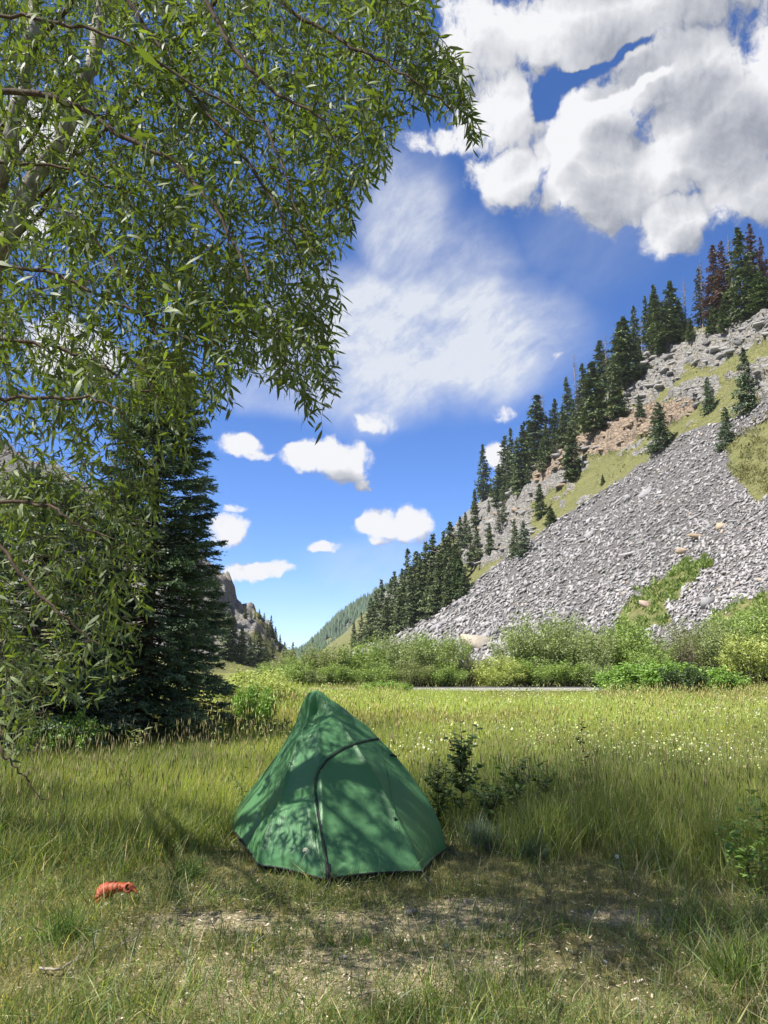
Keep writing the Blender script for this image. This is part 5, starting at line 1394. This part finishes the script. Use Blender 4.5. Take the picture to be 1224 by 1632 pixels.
V1, Q1 = tube([cc_ + [0, .03, 0], cc_ + [0, .005, 0]], [.016, .018], 10); obj('opening', mesh('opening', np.vstack([V1, [cc_ + [0, .006, 0]]]), [Q1, np.array([[10 + k, 10 + (k + 1) % 10, 20] for k in range(10)])]), plain('pouch_inside', (.12, .012, .01), .8), pouch)
V1, Q1 = tube([pl(207, 1411, -.02), pl(212, 1416, -.03), pl(217, 1421, -.04), pl(220, 1424, -.05)], [.020, .017, .009, .002], 8); obj('tail', mesh('tail', V1, Q1, smooth=True), m, pouch)

# ================================================================== GRASS
rg = np.random.default_rng(404)
def blade_tpl(n, bend):
    """unit height, unit width at the foot; bends towards +Y"""
    V_, F_ = [], []
    for k in range(n):
        s = k / n; w = .5 * (1 - s ** 1.6 * .75); V_ += [[-w, bend * s * s, s * (1 - .25 * bend * s)], [w, bend * s * s, s * (1 - .25 * bend * s)]]
    V_.append([0, bend, 1 - .25 * bend])
    for k in range(n - 1): a = 2 * k; F_ += [[a, a + 1, a + 3], [a, a + 3, a + 2]]
    a = 2 * (n - 1); F_.append([a, a + 1, a + 2])
    return np.array(V_, float), np.array(F_)
B3 = [blade_tpl(3, b) for b in (.15, .45, .9, 1.5)]; B2_ = [blade_tpl(2, b) for b in (.10, .3, .6)]; B1 = [blade_tpl(1, b) for b in (.1, .35)]
def grow(tpls, x, y, h, w, col, lean, r, probs=None, zoff=-.01):
    n = len(x); a = r.uniform(0, 2 * PI, n)
    ca, sa = np.cos(a), np.sin(a)
    up = unit(np.stack([r.normal(0, 1, n) * lean + .05, r.normal(0, 1, n) * lean, np.ones(n)], 1))
    Xv = np.stack([ca, sa, np.zeros(n)], 1); Xv = unit(Xv - up * np.sum(Xv * up, 1)[:, None]); Yv = np.cross(up, Xv)
    M_ = np.stack([Xv * w[:, None], Yv * h[:, None], up * h[:, None]], -1)
    T_ = np.stack([x, y, gz(x, y) + zoff], 1); k = r.choice(len(tpls), n, p=probs); A = Acc()
    for j in range(len(tpls)):
        s_ = k == j
        if s_.any(): A.add(*scatter(tpls[j][0], tpls[j][1], M_[s_], T_[s_], col[s_]))
    return A
def pal(n, r, cols, wts, var=.2):
    c = np.array(cols)[r.choice(len(cols), n, p=np.array(wts) / sum(wts))]
    return c * r.uniform(1 - var, 1 + var, (n, 1)) * np.exp(r.normal(0, .05, (n, 3)))
DG, MG, YG, ST, BR, SV = (.075, .120, .032), (.145, .205, .050), (.27, .32, .080), (.52, .46, .26), (.24, .18, .105), (.27, .32, .20)
hullpts = np.array([[p[0], p[1]] for p in (E_, F_, A_, B2, C_, Dk, D2, D3)])
def clear(x, y, z=0):
    c = hullpts.mean(0); ok = ~inpoly(x, y, [tuple(c + (p - c) * .97) for p in hullpts])
    return ok
def fan(n, y0, y1, r, pw=1.0, half=.60, extra=.6):
    y = y0 + (y1 - y0) * r.uniform(0, 1, n) ** pw
    x = r.uniform(-1, 1, n) * (y * half + extra); return x, y
def tall_zone(x, y):
    """0 in the trampled clearing, 1 in standing grass"""
    px, py, w = project(np.stack([x, y, x * 0], 1))
    edge = np.interp(px, [-200, 0, 120, 260, 372, 420, 700, 740, 860, 1000, 1100, 1224, 1400], [1440, 1430, 1405, 1385, 1372, 1340, 1345, 1362, 1376, 1392, 1408, 1432, 1450])
    edge = edge + (fbm(x * 1.6, y * 1.6, 0, 3, 303) - .5) * 60
    return np.clip((edge - py) / 42, 0, 1)
def emit(A, name, mat=M_grass):
    o = obj(name, A.mesh(name), mat); tag(o, kind='stuff'); return o
# trampled turf of the clearing: short, leaning, many dry blades
n = 138000; x, y = fan(n, 2.9, 7.6, rg, .9)
tz = tall_zone(x, y); b = bareness(x, y) + (fbm(x * 2.2 + 30, y * 2.2, 0, 3, 305) - .5) * .9
keep = clear(x, y) & (rg.uniform(0, 1, n) > np.clip(b * .9, 0, .86)); x, y, tz = x[keep], y[keep], tz[keep]; n = len(x)
cl = fbm(x * 3.1, y * 3.1, 0, 3, 307)
h = (.045 + .13 * cl ** 1.5 + .12 * rg.uniform(0, 1, n) ** 4) * (1 + tz * 1.2); w = rg.uniform(.0022, .0052, n)
c_ = pal(n, rg, [DG, MG, YG, ST, BR, SV], [4.2, 4.0, 1.4, 1.4, 1.3, .9])
patch = np.clip((fbm(x * .9 + 60, y * 1.3, 0, 3, 333) - .46) * 5, 0, 1)[:, None]; c_ = c_ * (1 - patch * .5) + pal(n, rg, [BR, ST, (.26, .20, .12), DG], [3, 2, 3, 2]) * patch * .5
BM = [blade_tpl(2, b) for b in (.2, .5, .95, 1.4)]
emit(grow(BM, x, y, h * (1 - patch[:, 0] * .35), w, c_, .62, rg, [.25, .3, .25, .2]), 'clearing_grass')
# longer arching tufts in the clearing
n = 9000; x, y = fan(n, 3.2, 7.0, rg, 1.0); cl = fbm(x * 1.9 + 5, y * 1.9, 0, 2, 309); keep = clear(x, y) & (cl > .52) & (bareness(x, y) < .45); x, y = x[keep], y[keep]; n = len(x)
emit(grow(B3, x, y, rg.uniform(.10, .24, n), rg.uniform(.004, .0075, n), pal(n, rg, [DG, MG, YG, ST, SV], [2, 3, 1.2, .9, 1.2]), .42, rg, [.1, .25, .35, .3]), 'arching_grass')
# standing grass beside and behind the tent
n = 155000; x, y = fan(n, 5.0, 17.0, rg, 1.15)
tz = tall_zone(x, y); keep = clear(x, y) & (rg.uniform(0, 1, n) < tz); x, y, tz = x[keep], y[keep], tz[keep]; n = len(x)
cl = fbm(x * 1.1, y * 1.1, 0, 3, 311); sunlit_mix = np.clip((fbm(x * .55 + 40, y * .55, 0, 3, 361) - .5) * 3 + .15 + (y - 6) / 14, 0, 1)  # brighter meadow blades by noise and distance, sunlit look put into their colour
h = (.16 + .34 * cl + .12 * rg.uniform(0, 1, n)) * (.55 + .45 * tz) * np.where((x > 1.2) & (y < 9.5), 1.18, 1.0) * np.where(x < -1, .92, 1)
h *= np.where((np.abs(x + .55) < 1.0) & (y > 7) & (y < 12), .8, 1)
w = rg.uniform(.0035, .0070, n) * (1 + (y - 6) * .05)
c_ = pal(n, rg, [DG, MG, (.15, .21, .04), BR, SV, ST, (.04, .07, .02)], [2.8, 3.0, 1.6, 1.0, .6, .8, 1.6]) * (1 - sunlit_mix[:, None]) + pal(n, rg, [(.17, .24, .055), (.30, .36, .085), (.42, .46, .12), ST, (.40, .36, .18)], [2.0, 3.2, 2.6, 1.1, .9]) * sunlit_mix[:, None]
nr_ = y < 7.6
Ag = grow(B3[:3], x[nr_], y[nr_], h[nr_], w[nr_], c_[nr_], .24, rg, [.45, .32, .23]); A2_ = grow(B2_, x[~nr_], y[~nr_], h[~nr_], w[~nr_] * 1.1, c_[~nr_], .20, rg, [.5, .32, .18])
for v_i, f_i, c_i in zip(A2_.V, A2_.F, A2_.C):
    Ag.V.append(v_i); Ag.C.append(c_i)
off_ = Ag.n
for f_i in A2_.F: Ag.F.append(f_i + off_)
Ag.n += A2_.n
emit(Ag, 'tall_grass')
# seed stalks
def stalks(n, y0, y1, hmin, hmax, cols, wts, name, r, headw, cond=None):
    x, y = fan(n, y0, y1, r, 1.25); tz = tall_zone(x, y); keep = clear(x, y) & (r.uniform(0, 1, n) < tz)
    if cond is not None: keep &= cond(x, y)
    x, y = x[keep], y[keep]; n = len(x)
    h = r.uniform(hmin, hmax, n); A = grow([blade_tpl(2, .05), blade_tpl(2, .22)], x, y, h, r.uniform(.0018, .003, n) * (1 + (y - 6).clip(0) * .07), pal(n, r, cols, wts), .10, r)
    # heads: slim spikes at the stalk's top
    hv = np.array([[0, 0, 0], [-.5, 0, .35], [.5, 0, .35], [0, .5, .4], [0, 0, 1]], float); hf = np.array([[0, 1, 3], [0, 3, 2], [1, 4, 3], [3, 4, 2], [0, 2, 1], [1, 2, 4]])
    up = unit(np.stack([r.normal(0, .13, n), r.normal(0, .13, n), np.ones(n)], 1)); hw = headw * r.uniform(.6, 1.4, n) * (1 + (y - 6).clip(0) * .05)
    M_ = np.stack([np.stack([hw, 0 * hw, 0 * hw], 1), np.stack([0 * hw, hw, 0 * hw], 1), up * (h * .22)[:, None]], -1)
    A.add(*scatter(hv, hf, M_, np.stack([x, y, gz(x, y) + h * .86], 1), pal(n, r, cols, wts) * 1.15)); return emit(A, name)
stalks(5200, 6.0, 15, .40, .68, [(.30, .26, .14), (.22, .22, .08), (.16, .13, .075)], [2, 2, 2], 'seed_stalks', rg, .006)
stalks(7000, 13, 36, .50, .85, [(.46, .42, .2), (.36, .38, .13), (.28, .2, .11)], [2, 3, 1], 'meadow_stalks', rg, .009, lambda x, y: ~((project(np.stack([x, y, x * 0], 1))[0] > 640) & (project(np.stack([x, y, x * 0], 1))[0] < 965) & (y > 17)))
# meadow beyond
n = 150000; x, y = fan(n, 14, 44.3, rg, 1.25, .62, 1.0); cl = fbm(x * .45, y * .45, 0, 3, 313); cl2 = fbm(x * .12 + 3, y * .25, 0, 3, 315)
fpx = project(np.stack([x, y, x * 0], 1))[0]
h = (.16 + .62 * cl ** 1.4 + .16 * rg.uniform(0, 1, n)) * np.where(y > 41, np.where((fpx > 640) & (fpx < 965), .6, 1.5), 1); rdw = (fpx > 640) & (fpx < 965) & (y > 18); h = np.where(rdw, np.minimum(h, np.maximum(1.44 - 1.12 * y / 45, .2)), h); w = rg.uniform(.010, .019, n) * (y / 20) ** .85 * 1.1
ca_ = pal(n, rg, [(.22, .31, .065), (.36, .44, .10), (.48, .53, .14), (.58, .58, .25), (.34, .29, .14)], [2, 3.4, 3.0, 1.2, .8]); cb_ = pal(n, rg, [(.30, .27, .11), (.38, .36, .13), (.30, .36, .08), (.26, .21, .11)], [2, 2, 1.5, 1.3])
mixw = np.clip((cl2 - .50) * 8, 0, 1)[:, None]
emit(grow(B1, x, y, h, w, ca_ * (1 - mixw) + cb_ * mixw, .30, rg), 'meadow_grass')
# broad-leaved herbs in clumps through the meadow
n = 30000; x, y = fan(n, 9.5, 40, rg, 1.3); cl = fbm(x * .7 + 17, y * .45, 0, 3, 351); keep = (cl > .54) & clear(x, y) & ((x > .4) | (y > 12)); x, y, cl = x[keep], y[keep], cl[keep]; n = len(x)
D_ = unit(np.stack([rg.normal(0, 1, n), rg.normal(0, 1, n), rg.uniform(.1, 1.2, n)], 1)); sz_ = rg.uniform(.025, .06, n) * (y / 14) ** .6
rz = (project(np.stack([x, y, x * 0], 1))[0] > 640) & (project(np.stack([x, y, x * 0], 1))[0] < 965) & (y > 18)
hz_ = rg.uniform(.2, .30 + (cl - .5) * 3.2, n); hz_ = np.where(rz, np.minimum(hz_, 1.36 - 1.12 * y / 45), hz_)
emit_o = obj('meadow_herbs', mesh('meadow_herbs', *scatter(LT * np.array([.45, 1, 1]), LTF, frames(D_, rg.uniform(-1, 1, n)) * sz_[:, None, None], np.stack([x, y, gz(x, y) + hz_], 1), pal(n, rg, [(.16, .26, .06), (.26, .36, .10), (.34, .40, .16)], [2, 3, 1.5]))), M_shrub); tag(emit_o, kind='stuff')
# off to the sides and behind the camera, coarse
n = 26000; x = rg.uniform(-34, 34, n); y = rg.uniform(-10, 44, n); px, py, w_ = project(np.stack([x, y, x * 0], 1)); keep = (w_ < 1) | (px < -90) | (px > 1310); x, y = x[keep], y[keep]; n = len(x)
emit(grow(B1, x, y, rg.uniform(.2, .5, n), rg.uniform(.02, .04, n), pal(n, rg, [DG, MG, YG], [1, 2, 2]), .25, rg), 'outer_grass')
# cream flower heads through the sunlit meadow
fl_v = np.array([[-.5, -.5, 0], [.5, -.5, .05], [.5, .5, 0], [-.5, .5, .05], [0, 0, .35]]); fl_f = np.array([[0, 1, 4], [1, 2, 4], [2, 3, 4], [3, 0, 4]])
n = 24000; x, y = fan(n, 8.6, 38, rg, 1.4); cl = fbm(x * .5 + 7, y * .28, 0, 3, 317); keep = (cl > .53) & clear(x, y) & ((x > 0) | (y > 12)); x, y = x[keep], y[keep]; n = len(x)
up = unit(rg.normal(0, 1, (n, 3)) + [0, 0, 1.2]); M_ = frames(up, rg.uniform(0, 6, n), (1, 0, 0)) * (np.exp(rg.normal(-4.4, .45, n)) * (y / 11) ** .5)[:, None, None]
M_flower = leaf_material('flower_petal', .25, .7, .2, (1, 1, .9))
emit_o = obj('flower_heads', mesh('flower_heads', *scatter(fl_v, fl_f, M_, np.stack([x, y, gz(x, y) + rg.uniform(.36, .60, n)], 1), pal(n, rg, [(.60, .62, .36), (.52, .58, .22), (.66, .64, .5)], [2, 3, 1]))), M_flower); tag(emit_o, kind='stuff')
# litter of straw, chips and dead leaves on the clearing floor
n = 34000; x, y = fan(n, 2.9, 7.4, rg, .9); b = bareness(x, y); keep = clear(x, y) & (rg.uniform(0, 1, n) < .25 + b); x, y = x[keep], y[keep]; n = len(x)
chip = np.array([[-.5, -.16, 0], [.5, -.12, .06], [.42, .15, 0], [-.4, .18, .09]]); chf = np.array([[0, 1, 2], [0, 2, 3]])
Rm_ = rand_rot(n, rg, .8) * (rg.uniform(.006, .024, n) * np.exp(rg.normal(0, .25, n)))[:, None, None]
emit_o = obj('ground_litter', mesh('ground_litter', *scatter(chip, chf, Rm_, np.stack([x, y, gz(x, y) + rg.uniform(.004, .02, n)], 1), pal(n, rg, [(.50, .42, .29), (.33, .25, .16), (.60, .55, .45), (.10, .07, .045)], [3, 3, 1.2, 2]))), M_dead); tag(emit_o, kind='stuff')
# a few pale dead leaves and stones one can see singly are below

# ================================================================== SINGLE PLANTS
def stem_leaf(seed, H, nl, lsz, wl_, cA, cB, branches=0, spread=.2, lean=(0, 0), r0=.004, droop=.0):
    r = np.random.default_rng(seed); St = Acc(); P_, D = [], []
    def stem(b, d, L, n, r_):
        c = np.array([b + d * L * s + np.array([lean[0], lean[1], 0]) * s * s + r.normal(0, .006, 3) * (s > 0) for s in np.linspace(0, 1, 7)])
        V1, Q1 = tube(c, np.linspace(r_, r_ * .3, 7), 5); St.add(V1, Q1, (.09, .09, .04))
        for k in range(n):
            s = (k + .6) / n * .95 + .05; p = np.array([np.interp(s, np.linspace(0, 1, 7), c[:, a]) for a in range(3)]); a = k * 2.4
            P_.append(p); D.append(unit(np.array([math.cos(a), math.sin(a), r.uniform(.1, .8) - droop])))
        return c
    c = stem(np.zeros(3), np.array([0, 0, 1.0]), H, nl, r0)
    for k in range(branches):
        s = r.uniform(.08, .75); p = c[int(s * 6)]; a = r.uniform(0, 6.28)
        stem(p, unit(np.array([math.cos(a) * .8, math.sin(a) * .8, r.uniform(.7, 1.4)])), spread * r.uniform(.6, 1.2), max(4, nl // 2), r0 * .6)
    P_ = np.array(P_); D = np.array(D); n = len(P_); tpl = leaf_tpl(.25); tv = tpl[0] * np.array([wl_ / .21, 1, 1])
    M_ = frames(D, r.normal(0, .5, n)) * (lsz * r.uniform(.6, 1.2, n))[:, None, None]; t = r.uniform(0, 1, (n, 1))
    V_, F_, c2 = scatter(tv, tpl[1], M_, P_, np.array(cA) * (1 - t) + np.array(cB) * t)
    return St.mesh('stem'), mesh('leaves', V_, F_, c2)
def plant(px, py, top, name, label, cat, args, dist=None, group=None):
    p = ground(px, py) if dist is None else at(px, py, dist); z_ = float(gz(p[0], p[1])); d_ = ray(px, top)
    H = EYE[2] + d_[2] / d_[1] * p[1] - z_
    e = empty(name, (p[0], p[1], z_)); tag(e, label, cat, group)
    a, b = stem_leaf(H=H, **args); obj('stem', a, M_dead, e); obj('leaves', b, M_shrub, e); return e
dk = dict(cA=(.06, .10, .03), cB=(.13, .20, .06))
plant(738, 1318, 1150, 'leafy_sapling', 'dark round-leaved sapling just right of the tent, tallest there', 'sapling', dict(seed=1, nl=30, lsz=.062, wl_=.66, branches=40, spread=.28, r0=.006, **dk))
plant(700, 1325, 1205, 'leafy_sapling', 'small-leaved bushy sapling hugging the right edge of the tent', 'sapling', dict(seed=2, nl=30, lsz=.042, wl_=.55, branches=44, spread=.26, **dk))
plant(822, 1322, 1206, 'leafy_sapling', 'thin dark sapling with a paired-leaf top between two others', 'sapling', dict(seed=3, nl=22, lsz=.055, wl_=.66, branches=28, spread=.26, **dk))
plant(868, 1318, 1212, 'leafy_sapling', 'dark sapling left of the tall single stalk', 'sapling', dict(seed=4, nl=22, lsz=.052, wl_=.62, branches=28, spread=.24, **dk))
plant(780, 1330, 1250, 'leafy_sapling', 'low spreading dark sapling in the shaded grass', 'sapling', dict(seed=14, nl=20, lsz=.055, wl_=.65, branches=40, spread=.28, **dk))
plant(936, 1300, 1140, 'tall_weed', 'tall thin dark stalk rising above the shaded grass', 'weed', dict(seed=5, nl=34, lsz=.055, wl_=.42, branches=3, spread=.16, r0=.004, cA=(.05, .045, .03), cB=(.08, .08, .045)))
plant(384, 1300, 1212, 'tall_weed', 'drooping narrow-leaved weed at the left edge of the tent', 'weed', dict(seed=6, nl=16, lsz=.075, wl_=.2, branches=6, spread=.22, droop=.7, **dk))
plant(212, 1225, 1160, 'tall_weed', 'pale sunlit weed standing before the big spruce', 'weed', dict(seed=7, nl=18, lsz=.13, wl_=.24, branches=3, spread=.25, cA=(.17, .22, .08), cB=(.30, .34, .16)))
plant(202, 1290, 1228, 'tall_weed', 'curling dark narrow-leaved weed in the sunlit grass at left', 'weed', dict(seed=8, nl=14, lsz=.085, wl_=.2, branches=4, spread=.2, droop=.6, **dk))
plant(130, 1275, 1215, 'tall_weed', 'low dark narrow-leaved weed left of a curling one', 'weed', dict(seed=18, nl=12, lsz=.07, wl_=.22, branches=3, spread=.18, droop=.5, **dk))
plant(325, 1190, 1100, 'tall_weed', 'tall pale stalk leaning in front of the spruce', 'weed', dict(seed=9, nl=9, lsz=.07, wl_=.3, branches=3, spread=.3, lean=(.12, 0), cA=(.16, .2, .1), cB=(.26, .3, .17)))
gl = dict(cA=(.10, .18, .035), cB=(.20, .30, .07))
plant(1196, 1432, 1310, 'leafy_weed', 'lush leafy weed at the right edge beside the clearing', 'weed', dict(seed=10, nl=18, lsz=.075, wl_=.36, branches=12, spread=.24, **gl))
plant(1226, 1400, 1270, 'leafy_weed', 'bright leafy weed cut off by the right edge of the photo', 'weed', dict(seed=11, nl=18, lsz=.08, wl_=.4, branches=12, spread=.26, **gl))
plant(1175, 1380, 1300, 'leafy_weed', 'small green weed left of the lush ones at right', 'weed', dict(seed=12, nl=14, lsz=.06, wl_=.36, branches=8, spread=.2, **gl))
plant(650, 1395, 1340, 'leafy_weed', 'thin green weed against the front hem of the tent', 'weed', dict(seed=13, nl=5, lsz=.03, wl_=.3, branches=2, spread=.08, **gl)) if False else None
# broad leaf at the right edge
p = ground(1208, 1345); e = empty('broad_leaf_plant', (p[0], p[1], 0)); tag(e, 'pale stalk with one large drooping broad leaf at the right edge', 'plant')
sm_, lv_ = stem_leaf(seed=33, H=.42, nl=1, lsz=.01, wl_=.2, cA=(.2, .25, .1), cB=(.2, .25, .1), r0=.006); obj('stem', sm_, M_dead, e)
tv, tf = leaf_tpl(.55); tv = tv * np.array([3.4, 1, 1])
for k, (sc, ang, tl) in enumerate(((.20, 1.2, .25), (.16, -1.9, -.1), (.14, 0.2, -.3))):
    Mf = frames(np.array([[math.cos(ang), math.sin(ang), tl]]), np.array([.3 * k]))[0] * sc
    lo = obj('leaf', mesh('leaf', tv @ Mf.T + [0, 0, .42 - .04 * k], tf, np.tile((.13, .20, .035), (len(tv), 1)), True), M_shrub, e)
# pale feathery tuft and blue-green fescue right of the tent
def tuft(px, py, n, hgt, col, name, label, seed, lean=.45, w=(.003, .006)):
    r = np.random.default_rng(seed); p = ground(px, py); e_n = n
    A = grow(B3, p[0] + r.normal(0, .05, n), p[1] + r.normal(0, .05, n), hgt * r.uniform(.6, 1.1, n), r.uniform(*w, n), pal(n, r, [col, tuple(c * .7 for c in col), tuple(c * 1.25 for c in col)], [2, 1, 1]), lean, r, [.15, .3, .35, .2])
    me = A.mesh(name); v = np.zeros(len(me.vertices) * 3, np.float32); me.vertices.foreach_get('co', v); v = v.reshape(-1, 3) - np.array([p[0], p[1], 0], np.float32); me.vertices.foreach_set('co', v.ravel())
    o = obj(name, me, M_grass); o.location = (p[0], p[1], 0); tag(o, label, 'grass tuft'); return o
tuft(768, 1356, 420, .30, (.17, .22, .18), 'grass_tuft', 'silvery blue-green grass tuft right of the tent', 1, .35)
tuft(846, 1372, 380, .24, (.12, .17, .10), 'grass_tuft', 'fine arching grass tuft at the edge of the clearing, right of the silvery one', 2, .7)
tuft(56, 1222, 150, .42, (.26, .28, .18), 'grass_tuft', 'pale spiky tuft at the foot of the left spruce', 3, .35, (.006, .010))
tuft(100, 1500, 260, .20, (.09, .15, .035), 'grass_tuft', 'wide-bladed green tuft near the stick at lower left', 4, .7, (.004, .008))
tuft(1170, 1560, 120, .26, (.12, .18, .04), 'grass_tuft', 'broad-bladed arching tuft near the lower right corner', 5, .6, (.006, .010))
tuft(660, 1385, 60, .13, (.06, .11, .025), 'grass_tuft', 'small tuft at the right front hem of the tent', 6, .5)
tuft(300, 1400, 240, .22, (.07, .125, .03), 'grass_tuft', 'arching green tuft between the red pouch and the tent', 7, .6, (.004, .007))
# yarrow-like flower before the tent
def flower(px, py, top, label, seed, sz=.016):
    r = np.random.default_rng(seed); p = ground(px, py); d_ = ray(px, top); H = EYE[2] + d_[2] / d_[1] * p[1]
    e = empty('wildflower', (p[0], p[1], 0)); tag(e, label, 'flower')
    c = curve_pts(np.array([[-.10, 0, 0], [-.04, 0, H * .5], [0, 0, H]]), 8); V1, Q1 = tube(c, .0022, 5); A = Acc(); A.add(V1, Q1, (.2, .24, .12)); obj('stem', A.mesh('stem'), M_dead, e)
    n = 26; up = unit(r.normal(0, 1, (n, 3)) + [0, -.3, .6]); M_ = frames(up, r.uniform(0, 6, n), (1, 0, 0)) * (sz * .75)
    obj('bloom', mesh('bloom', *scatter(fl_v, fl_f, M_, np.array([0, 0, H]) + up * sz * .9, np.tile((.72, .72, .60), (n, 1)))), M_flower, e)
flower(486, 1418, 1356, 'single cream wildflower standing before the tent, left of the zipper', 1)
flower(986, 1412, 1366, 'pale wildflower bud at the clearing edge on the right', 2, .012)
flower(168, 1452, 1441, 'small white bloom just under the red pouch', 3, .010)
# fallen sticks
def stick(pl_, r0, label, seed, twigs=3):
    r = np.random.default_rng(seed); w = np.array([ground(a, b, .02 + r.uniform(0, .02)) for a, b in pl_]); o0 = w[0].copy(); w = w - o0
    c = curve_pts(w, 16) + r.normal(0, .003, (16, 3)); A = Acc(); V1, Q1 = tube(c, np.linspace(r0, r0 * .35, 16), 6); A.add(V1, Q1, (.33, .29, .23))
    for k in range(twigs):
        j = r.integers(3, 14); d = unit(c[min(j + 1, 15)] - c[j] + r.normal(0, .02, 3) * [1, 1, .2]); V1, Q1 = tube([c[j], c[j] + d * .05 + [0, 0, .01], c[j] + d * .13 + r.normal(0, .02, 3) * [1, 1, 0]], [r0 * .4, r0 * .3, r0 * .15], 4); A.add(V1, Q1, (.30, .26, .2))
    o = obj('stick', A.mesh('stick'), M_dead); o.location = o0; tag(o, label, 'stick')
stick([(62, 1543), (92, 1544), (118, 1534), (134, 1524)], .008, 'pale forked dead stick lying in the grass at lower left', 1, 4)
stick([(150, 1512), (190, 1506), (240, 1486)], .005, 'thin pale twig lying across the grass below the red pouch', 2)
stick([(268, 1443), (296, 1452), (322, 1426)], .004, 'thin bent dry twig right of the red pouch', 3)
stick([(560, 1590), (600, 1578), (640, 1582)], .004, 'thin twig near the bottom middle of the clearing', 4)
# stones of the clearing
def gstone(px, py, w, label, tint, k):
    p = ground(px, py); v, f = HULLS[k]; o = obj('stone', mesh('stone', v * w, f, np.tile(np.array(tint), (len(v), 1))), M_stone); o.location = (p[0], p[1], w * .04); o.rotation_euler = (0, 0, k); tag(o, label, 'stone')
gstone(412, 1498, .075, 'dark grey stone half sunk in the clearing, left of middle', (.09, .09, .09), 5)
gstone(708, 1512, .08, 'grey stone at the edge of the bare patch, right of middle', (.13, .13, .135), 2)
gstone(550, 1526, .045, 'small pale stone in the trodden grass below the tent', (.45, .42, .37), 0)
gstone(655, 1452, .10, 'flat grey stone in the upper bare patch below the tent', (.24, .225, .2), 4)
gstone(966, 1533, .05, 'small white-grey stone on the right of the clearing', (.5, .5, .48), 1)
gstone(448, 1616, .06, 'pale chip of stone at the very bottom of the photo', (.40, .42, .38), 4)
# dead pale leaves lying near the grass edge on the right
for px, py, a, wh in ((944, 1372, .3, 'leftmost'), (966, 1378, -.4, 'middle'), (980, 1373, .8, 'rightmost')):
    p = ground(px, py, .06); Mf = frames(np.array([[math.cos(a), math.sin(a) * .4, -.15]]), np.array([.4]))[0] * .13
    o = obj('fallen_leaf', mesh('fallen_leaf', (leaf_tpl(.3)[0] * np.array([1.8, 1, 1])) @ Mf.T, leaf_tpl(.3)[1], np.tile((.42, .45, .33), (8, 1))), M_shrub); o.location = p
    tag(o, wh + ' of three withered pale leaves lying at the right edge of the clearing', 'leaf', 'withered pale leaves right of the clearing')

# ================================================================== THIN MOUNTAIN AIR
m, q = new_mat('thin_air'); o_ = q.new('ShaderNodeOutputMaterial'); pv = q.new('ShaderNodeVolumePrincipled')
pv.inputs['Color'].default_value = (.80, .88, 1.0, 1); pv.inputs['Density'].default_value = .00005
q.l.new(pv.outputs[0], o_.inputs['Volume'])
x0, x1, y0, y1, z0, z1 = -2700, 2700, -2100, 5100, -40, 330
Vb = np.array([[x, y, z] for z in (z0, z1) for y in (y0, y1) for x in (x0, x1)], float)
tag(obj('haze', mesh('haze', Vb, np.array([[0, 2, 3, 1], [4, 5, 7, 6], [0, 1, 5, 4], [2, 6, 7, 3], [0, 4, 6, 2], [1, 3, 7, 5]])), m), kind='stuff')
